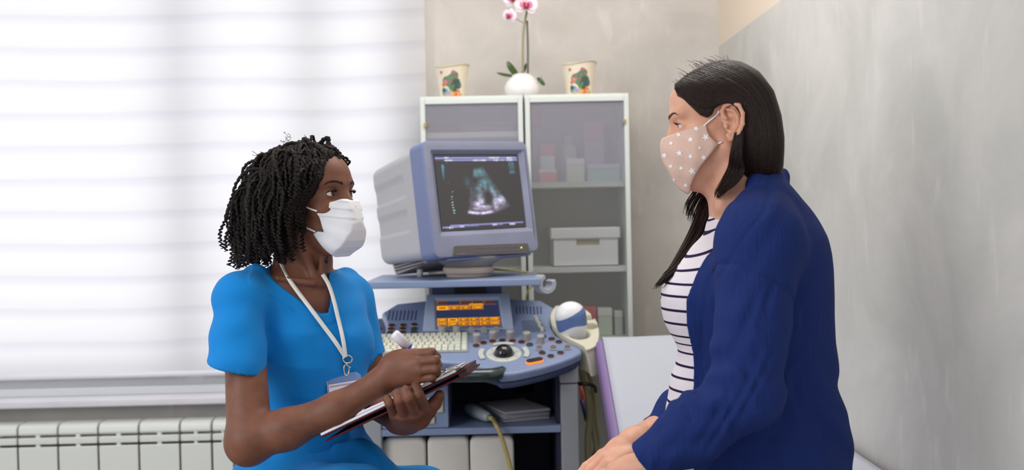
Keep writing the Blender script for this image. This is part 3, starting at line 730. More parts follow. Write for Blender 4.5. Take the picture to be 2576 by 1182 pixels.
m_scr = mat('touch_glass', (20, 26, 52), 0.08, spec=0.6, coat=0.3, emit=(52, 62, 96), estr=0.6)  # display glow, with the grey-blue reflection on the glass put into the emission
m_amb = mat('amber_lit', (40, 20, 0), 0.3, emit=(255, 172, 20), estr=1.05); m_amd = mat('amber_dim', (40, 20, 0), 0.3, emit=(196, 116, 26), estr=0.8); m_ink = mat('menu_ink', (60, 30, 10), 0.3, emit=(110, 58, 8), estr=0.6)
I = [TL_(1098.5, 825.5, -.0075), TL_(1263, 820.5, -.0075), TL_(1253, 752, -.0075), TL_(1096, 755, -.0075)]
MB().prism(I, -0.0078, -0.0072, M=MT).build('touch_screen', m_scr, tp)
def bl_(u_, v_): a = np.array(I); return (a[0]*(1-u_)*(1-v_)+a[1]*u_*(1-v_)+a[2]*u_*v_+a[3]*(1-u_)*v_)
def quad(mb, u0, u1, v0, v1, mi, h):
    q = [bl_(u0, v0), bl_(u1, v0), bl_(u1, v1), bl_(u0, v1)]; mb.add([(x, y, h) for x, y in q], [(0, 1, 2, 3)], mi, MT)
g = MB(); h1, h2 = -0.0069, -0.0067
def menu(u0, u1, v0, v1, full):
    e = 0.006
    quad(g, u0, u1, v0, v1, 0 if full else 1, h1)
    if not full: quad(g, u0, u0+0.012, v0, v1, 0, h2); quad(g, u0, u1, v1-0.02, v1, 0, h2)
    c = (u0+u1)/2; w2 = (u1-u0)*(0.14+0.16*((int(u0*100)) % 2)); quad(g, c-w2, c+w2, (v0+v1)/2-0.025, (v0+v1)/2+0.018, 2 if full else 0, -0.0066)
for u0, full in ((0.015, 1), (0.2, 0), (0.385, 0), (0.575, 0)): menu(u0, u0+0.175, 0.63, 0.775, full)
quad(g, 0.0, 0.97, 0.80, 0.812, 1, h1); quad(g, 0.53, 0.75, 0.80, 0.835, 0, h2)
for u0 in (0.02, 0.385, 0.575, 0.765): quad(g, u0, u0+0.16, 0.85, 0.93, 2, h1); quad(g, u0, u0+0.01, 0.845, 0.935, 1, h2)
for k in range(6): menu(0.015+k*0.163, 0.165+k*0.163, 0.05, 0.20, 0); menu(0.015+k*0.163, 0.165+k*0.163, 0.215, 0.33, k == 1)
g.build('menu_graphics', [m_amb, m_amd, m_ink], tp)
# ---------------------------------------------------------------- cart body
YF = 3.16; YB = 3.62
zsh = Z(1180, 1076, YF); zsl = zsh-0.02; zb_ = 0.36; ztop = Z(1430, 930, YF)
xr0, xr1 = X(1411, 1050, YF), X(1457, 1050, YF); xl0, xl1 = X(905, 1120, YF), X(961, 1120, YF)
z64 = Z(1434, 964, YF)
for q0, q1 in ((xr0, xr1), (xl0, xl1)): MB().box(q0, q1, YF, YB, zb_-0.2, z64-0.002).build('side_post', m_cart, us, bevel=0.005)
for q0, q1 in ((xr0-.001, xr1+.001), (xl0-.001, xl1+.001)): MB().box(q0, q1, YF-0.002, YB, z64+0.0005, ztop+0.02).build('upper_bracket', m_cart, us, bevel=0.004)
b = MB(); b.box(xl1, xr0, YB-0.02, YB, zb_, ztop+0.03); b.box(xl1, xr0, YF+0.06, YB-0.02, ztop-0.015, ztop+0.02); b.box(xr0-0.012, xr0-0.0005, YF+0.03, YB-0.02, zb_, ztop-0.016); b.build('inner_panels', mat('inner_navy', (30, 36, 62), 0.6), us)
hs = MB().prism(rrect(X(1290, 978, YB-.03), X(1343, 978, YB-.03), Z(1316, 990, YB-.03), Z(1316, 966, YB-.03), 0.012), -0.004, 0.0, M=frame((0, YB-.0205, 0), (1, 0, 0), (0, 0, 1), (0, -1, 0))).build('cable_port', m_black, us)
MB().box(xl1, xr0, YF, YB-0.02, zsl, zsh).build('shelf', m_blue, us, bevel=0.002)
MB().box(xl0, xr1, YF-0.02, YB, 0.12, zb_).build('cart_base', m_cart, us, bevel=0.01)
bx = X(1128, 1020, YF)
bay = MB().box(xl1+0.002, bx, YF+0.004, YF+0.36, zsh+0.001, ztop-0.02).build('drive_bay', m_blue, us, bevel=0.003)
m_beige = mat('drive_beige', (190, 188, 168), 0.5)
for (a, b2, c, d) in ((985, 1115, 1000, 1038), (985, 1093, 1044, 1066)):
    x0_, x1_, z0_, z1_ = X(a, 1020, YF), X(b2, 1020, YF), Z(1080, d, YF), Z(1080, c, YF)
    dv = MB().box(x0_, x1_, YF-0.003, YF+0.02, z0_, z1_).build('disk_drive', m_beige, bay, bevel=0.002)
    q = MB(); w2 = x1_-x0_; h2_ = z1_-z0_
    q.box(x0_+w2*0.05, x1_-w2*0.08, YF-0.0038, YF-0.003, z0_+h2_*0.25, z0_+h2_*0.30); q.box(x0_+w2*0.05, x1_-w2*0.08, YF-0.0038, YF-0.003, z0_+h2_*0.78, z0_+h2_*0.82)
    q.box(x0_+w2*.72, x1_-w2*0.08, YF-0.0038, YF-0.003, z0_+h2_*0.45, z0_+h2_*0.49); q.build('drive_slot', m_navy, bay)
    MB().box(x1_-w2*0.2, x1_-w2*0.1, YF-0.0055, YF-0.003, z0_+h2_*0.32, z0_+h2_*0.42).build('drive_button', m_beige, bay, bevel=0.001)
# monitor column and monitor shelf
zs_t = Z(1136, 705, 3.2); sp = V(0, 0, zs_t); sf = V(0, 0, 1)
c1, c2 = PPl(913, 711, sp, sf), PPl(1360, 699, sp, sf); yb_ = 3.60
yf_ = (c1[1]+c2[1])/2; c1 = V(c1[0], yf_, 0); c2 = V(c2[0], yf_, 0)
lx = c1[0]-0.0; rx = c2[0]
MB().prism([(lx, yf_), (rx, yf_), (rx-0.004, yb_), (lx+0.012, yb_)], zs_t-0.021, zs_t).build('monitor_shelf', m_blue, us, bevel=0.003)
b = MB(); b.box(X(1085, 730, 3.47), X(1262, 730, 3.47), 3.475, 3.58, 0.93, zs_t-0.0215); b.build('monitor_column', m_navy, us, bevel=0.004)
MB().box(X(1143, 730, 3.46), X(1222, 730, 3.46), 3.462, 3.4745, 0.95, zs_t-0.022).build('column_cover', m_dark, us, bevel=0.002)
# probe hook on the shelf end
b = MB(); hc = P(1378, 714, 3.25); n = 22; lo_, ro_, ri_ = [], 0.0305, 0.0165
for i in range(n+1):
    a = math.radians(108+(360-62)*i/n*0.93); lo_.append(a)
q = [(ro_*math.cos(a), ro_*math.sin(a)) for a in lo_]+[(ri_*math.cos(a), ri_*math.sin(a)) for a in lo_[::-1]]
hk = frame(hc, rot('Z', 25)@V(1, 0, 0), V(0, 0, 1), -(rot('Z', 25)@V(0, 1, 0)))
b.prism(q, -0.045, 0.0, M=hk); b.build('probe_hook', mat('hook_grey', (170, 174, 184), 0.4), us, bevel=0.002)
MB().box(rx-0.001, hc[0]-0.026, 3.25, 3.30, zs_t-0.04, zs_t-0.022).build('hook_bracket', m_navy, us, bevel=0.002)
# ---------------------------------------------------------------- probe holder (cream), cups sunk into it
ol = [DL(*q) for q in ((1389, 826), (1384, 808), (1388, 792), (1400, 776), (1425, 770), (1455, 778), (1480, 792), (1500, 815), (1507, 842), (1504, 868), (1496, 880), (1475, 888), (1466, 878), (1432, 861), (1406, 845))]
ol = np.array(spline([(*p_, 0) for p_ in ol+[ol[0]]], 70))[:-1, :2]
hf = Fld()
RD = np.stack([DX, DY, DN], 1)
def hbody(p):
    q = (p-D0)@RD; q = q-np.clip(-q[:, 2:3], 0, 1)*V(0.22, -0.25, 0)[None]; d2 = poly_sd(q[:, :2], ol); return np.maximum(d2, np.maximum(q[:, 2]-0.012, -0.070-q[:, 2]))-0.0
cen = DP(1450, 840)
hf.fn(hbody, cen, 0.16, 0)
for px, py, r in ((1458, 851, 0.033), (1486, 829, 0.022), (1480, 807, 0.02), (1437, 822, 0.034)):
    c = DP(px, py); hf.cone(c-V(0, 0, 0.05), c+V(0, 0, 0.06), r*0.92, r*1.02, 0.004, 's')
    if px > 1450: hf.cone(c, c+V(0.09, -0.005, 0), 0.004, 0.004, 0.003, 's'); hf.cone(c+V(0, 0, -.03), c+V(0.09, -0.005, -0.03), 0.004, 0.004, 0.003, 's')
v, f = sdf_mesh(hf, cen-0.17, cen+0.17, 0.0022)
mesh_obj('probe_holder', v, f, m_cream, us, True)
# ---------------------------------------------------------------- CRT monitor
yw, tl, rl = math.radians(34.44), math.radians(-7.78), math.radians(-1.154)
RM = rot('Z', 34.44)@rot('X', -7.78)@rot('Y', -1.154); MO = V(-0.0244, 3.2915, 1.3099); MM = frame(MO, RM[:, 0], RM[:, 1], RM[:, 2])
mo = thing('crt_monitor', 'grey and blue tube monitor showing an ultrasound scan on the cart shelf', 'monitor', V(MO[0]-.07, MO[1]+.10, zs_t))
m_mgrey = mat('monitor_grey', (178, 178, 182), 0.5); m_bez = mat('bezel_blue_grey', (134, 138, 162), 0.5, noise=0.12, nscale=10); m_bside = mat('bezel_side_blue', (112, 124, 164), 0.45)
w_, h_ = 0.39, 0.3536; d1, d2 = 0.0769, 0.374
def ML(px, py, y=0.0): q = PPl(px, py, MO+RM[:, 1]*y, RM[:, 1])-MO; return (q@RM[:, 0], q@RM[:, 2])
a_ = np.array([ML(*q) for q in ((1093.5, 386), (1307.5, 386), (1332, 573), (1117, 579))])
ix0, ix1, iz0, iz1 = (a_[0, 0]+a_[3, 0])/2, (a_[1, 0]+a_[2, 0])/2, (a_[2, 1]+a_[3, 1])/2, (a_[0, 1]+a_[1, 1])/2
def loop(x0_, x1_, z0_, z1_, r, y, bow=0.0):
    q = rrect(x0_, x1_, z0_, z1_, r, 6); return [(x, y+bow*0, z) for x, z in q]
def bowed(L, k):   # slight outward bow of the top and bottom edge
    return [(x, y, z+k*(1-(2*x/w_)**2)*(1 if z > 0 else -1)) for x, y, z in L]
L = [bowed(loop(-w_/2, w_/2, -h_/2, h_/2, .022, d1), .004), bowed(loop(-w_/2, w_/2, -h_/2, h_/2, .022, .008), .004), bowed(loop(-w_/2+.004, w_/2-.004, -h_/2+.004, h_/2-.004, .020, .001), .004), bowed(loop(-w_/2+.012, w_/2-.012, -h_/2+.012, h_/2-.012, .016, 0), .004),
     bowed(loop(-w_/2+.016, w_/2-.016, -h_/2+.016, h_/2-.016, .014, 0), .004), loop(ix0-.020, ix1+.020, iz0-.018, iz1+.016, .007, 0), loop(ix0-.016, ix1+.016, iz0-.014, iz1+.012, .006, .0005), loop(ix0-.013, ix1+.013, iz0-.011, iz1+.009, .005, .004), loop(ix0, ix1, iz0, iz1, .003, .014)]
n = len(L[0]); v = [p_ for l in L for p_ in l]; f = [(k*n+i, k*n+(i+1) % n, (k+1)*n+(i+1) % n, (k+1)*n+i) for k in range(len(L)-1) for i in range(n)]
f = [q[::-1] for q in f]; f.append(tuple(range(n)))
mi = [1]*n+[1]*n+[0]*(n*(len(L)-3))+[1]
bz = MB(); bz.add(v, f, 0, MM); bz.m = mi; bezel = bz.build('bezel', [m_bez, m_bside], mo, True)
md = bezel.modifiers.new('e', 'EDGE_SPLIT'); md.split_angle = math.radians(28)
# rear housing, lofted, with two pressed-in panels on each side
secs = []; NS = 60; NP = 90
for k in range(NS+1):
    t = k/NS; y = d1-0.004+(d2-d1+0.004)*t; sc = 0.975-0.09*t-0.05*max(0, (t-.93)/.07)**2; W2, H2 = w_/2*sc, h_/2*sc
    r = 0.03; pts = []
    x0_, x1_, z0_, z1_ = -W2, W2, -H2, H2
    per = []
    for (ax_, az_, bx_, bz_) in ((x0_, z0_, x1_, z0_), (x1_, z0_, x1_, z1_), (x1_, z1_, x0_, z1_), (x0_, z1_, x0_, z0_)):
        for i in range(NP): u_ = i/NP; per.append((ax_+(bx_-ax_)*u_, az_+(bz_-az_)*u_))
    for x, z in per:
        # round the corner
        cx_, cz_ = max(-W2+r, min(W2-r, x)), max(-H2+r, min(H2-r, z)); dx, dz = x-cx_, z-cz_; L_ = math.hypot(dx, dz)
        if L_ > r: x, z = cx_+dx/L_*r, cz_+dz/L_*r
        zz_ = z/H2
        def sm(a, e): return max(0, min(1, a/e))
        ins = 0
        if abs(x) > W2-0.0008:
            for za, zb2 in ((-0.47, -0.02), (0.17, 0.62)):
                ins = max(ins, sm(zz_-za, .045)*sm(zb2-zz_, .12)*sm(t-.22, .05))
        x -= math.copysign(0.006*ins*min(1, (1.02-t)/.1+.3), x)
        pts.append((x, y, z))
    secs.append(pts)
n = 4*NP; v = [p_ for s_ in secs for p_ in s_]; f = [(k*n+i, (k+1)*n+i, (k+1)*n+(i+1) % n, k*n+(i+1) % n) for k in range(NS) for i in range(n)]; f.append(tuple(range(n))); f.append(tuple(range(NS*n+n-1, NS*n-1, -1)))
f = [q[::-1] for q in f]
hb = MB().add(v, f, 0, MM).build('rear_housing', m_mgrey, mo, True); md = hb.modifiers.new('e', 'EDGE_SPLIT'); md.split_angle = math.radians(60)
# louvred foot of the housing
m_vent = mat('vent_pinkish_grey', (176, 166, 164), 0.5)
v = [(-.135, .155, -.150), (.135, .155, -.150), (-.135, .375, -.135), (.135, .375, -.135), (-.13, .155, -.176), (.13, .155, -.176), (-.128, .36, -.1925), (.128, .36, -.1925)]
b = MB().add(v, [(0, 1, 3, 2), (4, 6, 7, 5), (0, 4, 5, 1), (2, 3, 7, 6), (0, 2, 6, 4), (1, 5, 7, 3)], 0, MM)
vh = b.build('vent_housing', m_vent, mo, bevel=0.003)
for sx in (-1, 1):
    b = MB()
    for k in range(4):
        z0_ = -.1475-k*.0085; b.add([(sx*.1355, .165, z0_-.001), (sx*.1345, .165, z0_-.0035), (sx*.1340, .352, z0_-.0065-k*.0006), (sx*.1350, .352, z0_-.003-k*.0006)], [(0, 1, 2, 3) if sx < 0 else (3, 2, 1, 0)], 0, MM)
    b.build('louvres', m_dark, vh)
fp = MO+RM@V(-.10, .25, -.185)
MB().lathe([(0.010, 0.0006), (0.010, fp[2]-zs_t)], 16, M=frame((fp[0], fp[1], zs_t), DX, (0, 1, 0), (0, 0, 1))).build('stub_foot', m_mgrey, mo, True)
# pedestal
pc = MO+RM@V(0.0, 0.12, -h_/2-.01); pz = pc[2]-zs_t
M = frame((pc[0], pc[1], zs_t), DX, V(0, 1, 0), V(0, 0, 1))
MB().lathe([(0.066, 0.0006), (0.070, 0.004), (0.070, 0.010), (0.075, 0.012), (0.080, 0.014), (0.080, 0.030), (0.076, 0.033)], 48, M=M).build('pedestal_base', mat('pedestal_cream', (196, 180, 168), 0.5), mo, True)
MB().lathe([(0.074, 0.0335), (0.080, 0.040), (0.112, 0.058), (0.118, 0.066), (0.10, 0.074)], 48, M=M).build('swivel_dish', mat('swivel_grey', (150, 146, 142), 0.5), mo, True)
# lower control strip
q = [ML(1139, 643), ML(1333, 637.5), ML(1326, 612), ML(1150, 618), ML(1141, 620)]
cs = MB().prism(q, 0.0005, 0.0032, M=frame(MO, RM[:, 0], RM[:, 2], -RM[:, 1])).build('control_strip', mat('strip_brown_grey', (92, 88, 88), 0.5), mo, bevel=0.001)
MF = frame(MO-RM[:, 1]*0.0034, RM[:, 0], RM[:, 2], -RM[:, 1]); b = MB()
for i in range(14):
    for j in range(2):
        c = ML(1197+i*9, 622.5+j*10-i*0.28); b.box(c[0]-.0042+.001*(i % 3), c[0]+.0042, c[1]-.0012, c[1]+.0012, 0, 0.0008, M=MF)
m_sbt = mat('strip_button', (120, 116, 116), 0.5); b.build('strip_buttons', m_sbt, mo)
c = ML(1152, 640); MB().box(c[0]-.004, c[0]+.024, c[1]-.0015, c[1]+.0012, 0, .0004, M=MF).build('strip_marking', m_sbt, mo)
c = ML(1310, 623); MB().ball(MO-RM[:, 1]*0.0036+RM[:, 0]*c[0]+RM[:, 2]*c[1], .0026, 10).build('power_light', mat('led', (200, 220, 60), 0.3, emit=(210, 235, 70), estr=1.2), mo, True)
MB().box(-w_/2+.05, w_/2-.03, .006, .05, -h_/2-.009, -h_/2-.002, M=MM).build('lower_lip', m_bside, mo, bevel=0.003)
# ---- the picture on the tube
NU, NV = 330, 280
uu, vv = np.meshgrid(np.linspace(0, 1, NU), np.linspace(0, 1, NV)); rng = np.random.RandomState(3)
def noise2(sx, sy, seed):
    r = np.random.RandomState(seed).rand(sy+2, sx+2); x = uu*sx; y = vv*sy; xi, yi = x.astype(int), y.astype(int); fx, fy = x-xi, y-yi; fx = fx*fx*(3-2*fx); fy = fy*fy*(3-2*fy)
    return r[yi, xi]*(1-fx)*(1-fy)+r[yi, xi+1]*fx*(1-fy)+r[yi+1, xi]*(1-fx)*fy+r[yi+1, xi+1]*fx*fy
img = np.zeros((NV, NU, 3))+np.array([0.050, 0.045, 0.046])  # even grey base paints the reflection haze of the glass into the picture
# screen coordinates: u right, w down
wv = 1-vv
ax_, aw_ = 0.475, 0.02
dx, dy = (uu-ax_)*1.12, wv-aw_; R_ = np.hypot(dx, dy); A_ = np.degrees(np.arctan2(dx, dy))
edge = np.clip((0.80-R_)/0.02, 0, 1)*np.clip((R_-0.15)/0.04, 0, 1)
fan = edge*np.clip((A_+13+noise2(40, 40, 1)*3)/2, 0, 1)*np.clip((31-A_)/2, 0, 1)
n_ = 0.45*noise2(24, 26, 2)+0.35*noise2(60, 66, 3)+0.3*noise2(120, 110, 4)
def bl2(u0, w0, ru, rw, ang=0):
    a = math.radians(ang); x = (uu-u0)*math.cos(a)+(wv-w0)*math.sin(a); y = -(uu-u0)*math.sin(a)+(wv-w0)*math.cos(a); return np.exp(-(x/ru)**2-(y/rw)**2)
I_ = 0.09*np.ones_like(uu)
I_ += 0.42*bl2(.50, .24, .10, .06)+0.5*bl2(.50, .40, .03, .03)+.6*bl2(.47, .46, .03, .025)+.45*bl2(.56, .36, .05, .025)+.5*bl2(.55, .43, .02, .05)
I_ += .55*bl2(.47, .60, .03, .1, 12)+1.0*bl2(.43, .66, .035, .025)+.8*bl2(.52, .70, .05, .015)+.9*bl2(.50, .62, .02, .03)
I_ += .5*bl2(.64, .50, .03, .12, -22)+.85*bl2(.66, .66, .028, .07)+.7*bl2(.73, .62, .05, .06)+.35*bl2(.36, .38, .02, .08)
arc = np.exp(-((R_-0.765)/0.016)**2)*np.clip((A_+15)/4, 0, 1)*np.clip((13-A_)/5, 0, 1); arc2 = np.exp(-((R_-0.71)/0.02)**2)*np.clip((A_+11)/4, 0, 1)*np.clip((12-A_)/5, 0, 1)
I_ += 1.0*arc+.4*arc2-0.2*bl2(.58, .58, .04, .08)-.15*bl2(.44, .34, .04, .05)
I_ = np.clip(I_, 0, 1.3)*(0.10+1.75*n_**1.3)*np.clip(fan, 0, 1)
left_edge = np.exp(-((uu-.35)/.03)**2-((wv-.37)/.06)**2)*.35*n_; I_ += left_edge
lo_c, hi_c = np.array([.16, .42, .50]), np.array([.80, .70, 1.0]); tt_ = np.clip((wv-.40)/.3, 0, 1)[..., None]
img += I_[..., None]*(lo_c*(1-tt_)+hi_c*tt_)*0.95
bar = np.array([.36, .36, .75])
def rectc(u0, u1, w0, w1, c, k=1.0):
    m_ = (uu > u0) & (uu < u1) & (wv > w0) & (wv < w1); img[m_] = img[m_]*(1-k)+np.array(c)*k
rectc(0.01, .985, .030, .052, bar); rectc(.11, .985, .062, .082, bar); rectc(.02, .12, .055, .075, (.1, .1, .2))
def text(u0, u1, w0, w1, seed, c=(.75, .78, 1)):
    r = np.random.RandomState(seed).rand(400); ci = (uu*130).astype(int) % 400; on = (r[ci] > .3) & (uu > u0) & (uu < u1) & (wv > w0) & (wv < w1)
    img[on] = np.array(c)
for a in ((.12, .18, .028, .05), (.64, .76, .03, .052), (.86, .94, .032, .055)): text(*a, seed=int(a[0]*100))
for a in ((.12, .21, .062, .082), (.44, .60, .062, .084), (.69, .75, .064, .085), (.78, .82, .064, .086), (.86, .93, .064, .086)): text(*a, seed=int(a[0]*77))
for j in range(8): text(.87, .94, .10+j*.021, .112+j*.021, 20+j, (.10, .25, .30))
g_ = np.clip(1-(wv-.12)/.22, 0, 1); m_ = (uu > .075) & (uu < .10-.012*(1-g_)) & (wv > .13) & (wv < .34); img[m_] = (np.array([.08, .30, .42])[None]*(0.3+g_[m_][:, None]))
for u0, w0, r, c in ((.13, .36, .005, (.1, .35, .3)), (.165, .49, .006, (.6, .8, .7)), (.145, .52, .004, (.4, .3, .3)), (.15, .555, .008, (.6, .8, .6)), (.148, .59, .006, (.6, .5, .4)), (.15, .63, .008, (.7, .95, .8)), (.15, .665, .008, (.7, .95, .8)), (.153, .70, .008, (.7, .95, .8)), (.16, .735, .011, (.3, 1, .6)), (.158, .77, .008, (.8, .95, .9)), (.14, .11, .005, (.1, .4, .4)), (.11, .17, .004, (.2, .4, .4))):
    m_ = ((uu-u0)*1.1)**2+((wv-w0)*1.6)**2 < r*r*1.3; img[m_] = c
rectc(.10, .975, .925, .942, bar); rectc(.01, .26, .943, .962, bar*.9); rectc(.27, .42, .945, .955, bar*.8); rectc(.30, .58, .93, .948, bar*.7); rectc(.60, .72, .943, .955, bar*.8)
text(.06, .13, .948, .972, 5); text(.21, .26, .94, .962, 6); text(.59, .64, .94, .96, 7); text(.80, .87, .94, .962, 8)
VX = []; sx0_, sx1_, sz0_, sz1_ = ix0+.002, ix1-.002, iz0+.002, iz1-.002
for j in range(NV):
    for i in range(NU):
        x = uu[j, i]*2-1; y = vv[j, i]*2-1; VX.append((sx0_+(sx1_-sx0_)*uu[j, i], 0.0095+0.004*(x*x+y*y)/2, sz0_+(sz1_-sz0_)*vv[j, i]))
VX = np.array(VX)@RM.T+MO; ii, jj = np.meshgrid(np.arange(NU-1), np.arange(NV-1)); q0 = (jj*NU+ii).ravel(); FQ = np.stack([q0, q0+1, q0+NU+1, q0+NU], 1)
ms_ = bpy.data.materials.new('tube_picture'); ms_.use_nodes = True; nt = ms_.node_tree; b_ = nt.nodes['Principled BSDF']; at = nt.nodes.new('ShaderNodeAttribute'); at.attribute_name = 'scan'
b_.inputs['Base Color'].default_value = (.01, .01, .01, 1); b_.inputs['Roughness'].default_value = 0.12; b_.inputs['Emission Strength'].default_value = 0.95
nt.links.new(at.outputs['Color'], b_.inputs['Emission Color'])
so = mesh_obj('tube_screen', VX, FQ, ms_, mo, True)
ca = so.data.color_attributes.new('scan', 'FLOAT_COLOR', 'POINT'); ca.data.foreach_set('color', np.concatenate([img.reshape(-1, 3), np.ones((NU*NV, 1))], 1).astype(np.float32).ravel())
# thin yellow signal cable behind the monitor
tag(MB().tube(spline([P(1232, 676, 3.50), P(1262, 679, 3.48), P(1300, 682, 3.50), P(1335, 686, 3.55), P(1352, 693, 3.62), P(1350, 706, 3.66), P(1338, 720, 3.66), P(1326, 738, 3.66), P(1322, 790, 3.68)], 50), 0.003, 8).build('signal_cable', mat('cable_yellow', (190, 176, 92), 0.5), None, True), 'thin yellow cable trailing from the monitor over the shelf edge', 'cable')
# ================================================================ probe standing in the holder
pb_ = P(1446, 842, 3.27)-V(0, 0, .02); pt_ = P(1429, 760, 3.24); az = pt_-pb_; PL = np.linalg.norm(az); az /= PL; axx = V(1, 0, 0)-az*az[0]; axx /= np.linalg.norm(axx); ayy = np.cross(az, axx)
pr = thing('ultrasound_probe', 'large white domed probe with a blue band standing in the cream holder', 'ultrasound probe', pb_)
NR = 200
M = frame(pb_, axx, ayy, az); prof = [(0.030, 0.0), (0.036, 0.004), (0.0405, 0.02), (0.043, 0.035), (0.0465, 0.055)]
for k in range(1, 14):
    a = math.pi/2*k/13; prof.append((0.0475*math.cos(a)+0.0004, PL-0.045+0.045*math.sin(a)))
n = 96
pf = np.array(prof); tz = np.linspace(0, 1, NR); L_ = np.concatenate([[0], np.cumsum(np.linalg.norm(np.diff(pf, axis=0), axis=1))]); L_ /= L_[-1]
rr = np.interp(tz, L_, pf[:, 0]); zz = np.interp(tz, L_, pf[:, 1])
v = []; f = []; mi = []
for j in range(NR):
    for i in range(n): a = 2*math.pi*i/n; v.append((rr[j]*math.cos(a), rr[j]*math.sin(a)*0.8, zz[j]))
for j in range(NR-1):
    for i in range(n):
        k = (i+1) % n; f.append((j*n+i, j*n+k, (j+1)*n+k, (j+1)*n+i)); q = np.mean([v[t] for t in f[-1]], axis=0)
        top = PL-0.034+q[0]*0.30; bot = PL-0.079+q[0]*0.12+0.010*math.cos(q[0]*45)
        mi.append(0 if q[2] > top or q[2] < bot else 1)
f.append(tuple(range(n-1, -1, -1))); mi.append(0)
m_pw = mat('probe_white', (238, 238, 240), 0.3, coat=0.3); m_pb = mat('probe_blue', (98, 124, 178), 0.4)
fa = [q for q, k in zip(f, mi) if k == 0]; fb = [q for q, k in zip(f, mi) if k == 1]
MB().add(v, fa, 0, M).build('probe_shell', m_pw, pr, True)
vb = np.array(v)*V(1.008, 1.008, 1); MB().add(vb, fb, 0, M).build('blue_band', m_pb, pr, True)
# ---------------------------------------------------------------- things on the cart shelf
k0 = PPl(1267, 1063, V(0, 0, zsh), V(0, 0, 1)); k1 = PPl(1395, 1052, V(0, 0, zsh), V(0, 0, 1)); e1 = k1-k0; W2 = 0.150; e1 = e1/np.linalg.norm(e1); e2 = V(-e1[1], e1[0], 0)
e2 = e2/np.linalg.norm(e2)
cols = [(196, 194, 196), (176, 172, 176), (206, 204, 206), (186, 184, 190), (200, 198, 200), (178, 176, 182), (208, 206, 210)]
for i in range(7):
    z0_ = zsh+0.0008+i*0.0043; an = (i*37 % 5-2)*0.8; R = rot('Z', an+4); a, b2 = R@e1, R@e2
    o = k0+V(0, 0, 0)+e2*0.004*((i*53) % 3)+e1*0.002*((i*31) % 4); M = frame((o[0], o[1], z0_), a, b2, (0, 0, 1))
    b = MB(); b.box(0, W2, 0, 0.21, 0, 0.0038, M=M)
    bk = b.build('booklet', mat('booklet_paper', cols[i], 0.6), None, bevel=0.0008)
    tag(bk, ['grey booklet at the bottom of the stack on the cart shelf', 'booklet second from the bottom of the stack on the cart shelf', 'pale booklet third from the bottom of the shelf stack', 'booklet in the middle of the stack on the cart shelf', 'pale booklet third from the top of the shelf stack', 'grey booklet second from the top of the shelf stack', 'light grey booklet lying on top of the shelf stack'][i], 'booklet', 'booklets stacked on the cart shelf')
p2 = thing('ultrasound_probe', 'grey handheld probe lying on the dark cart shelf, its cable hanging down', 'ultrasound probe', P(1200, 1060, 3.25)*V(1, 1, 0)+V(0, 0, zsh))
def onz(px, py, Y, zmin): q = P(px, py, Y); q[2] = max(q[2], zmin); return q
a, b2 = onz(1178, 1030, 3.36, zsh+.022), onz(1230, 1056, 3.21, zsh+.020)
pts = [a+(b2-a)*t for t in (0, .08, .3, .6, .85, 1.0)]
MB().tube(pts, [.012, .019, .0215, .018, .0165, .011], 20).build('probe_body', mat('probe_grey', (172, 180, 186), 0.35), p2, True)
MB().tube([b2, b2+(b2-a)*.10, b2+(b2-a)*.2], [.009, .0075, .006], 12).build('strain_relief', mat('relief_beige', (188, 176, 128), 0.5), p2, True)
m_pc = mat('probe_cable', (176, 158, 96), 0.4)
c0 = b2+(b2-a)*.2
MB().tube(spline([c0, P(1247, 1068, 3.135), P(1256, 1085, 3.125), P(1266, 1112, 3.12), P(1276, 1145, 3.115), P(1288, 1190, 3.11), P(1300, 1240, 3.11)], 40), .0062, 12).build('probe_cable', m_pc, p2, True)
# white folded towel packs under the shelf
m_tw = mat('towel_white', (222, 218, 210), 0.75, noise=0.05, nscale=6, bump=0.5, bscale=14)
for i, (a, b2, t_, lab) in enumerate(((962, 1071, 1101, 'white rounded paper pack under the shelf, beside the left post'), (1074, 1180, 1098, 'white rounded paper pack under the shelf, middle of three'), (1183, 1292, 1097, 'white rounded paper pack under the shelf, nearest the hanging probe cable'))):
    Yp = YF+0.03; xa, xb = X(a, 1130, Yp), X(b2, 1130, Yp); zt2 = Z((a+b2)/2, t_, Yp); r = 0.022; z0_ = zb_+0.001; NY = 26
    v = []; f = []; ring = rrect(xa, xb, z0_, zt2, r, 6); n = len(ring); cx_, cz_ = (xa+xb)/2, (z0_+zt2)/2
    rows = [(0, .90), (0.003, .97), (0.010, 1.0)]+[(0.01+0.3*k/NY, 1.0) for k in range(1, NY)]+[(0.318, .97), (0.32, .9)]
    for y, sc in rows:
        for (x, z) in ring:
            wb = 0.0018*math.sin(z*60+i*2)*math.sin(y*25+i); v.append((cx_+(x-cx_)*sc+wb*(1 if x > cx_ else -1), Yp+y+0.0015*math.sin(z*40+x*30), cz_+(z-cz_)*sc))
    m_ = len(rows); f = [tuple(range(n))]+[(k*n+j, (k+1)*n+j, (k+1)*n+(j+1) % n, k*n+(j+1) % n) for k in range(m_-1) for j in range(n)]+[tuple(range(m_*n-1, (m_-1)*n-1, -1))]
    o = mesh_obj('paper_pack', v, [q[::-1] for q in f][:] if False else f, m_tw, None, True); md = o.modifiers.new('e', 'EDGE_SPLIT'); md.split_angle = math.radians(50)
    tag(o, lab, 'paper', 'white paper packs under the cart shelf')
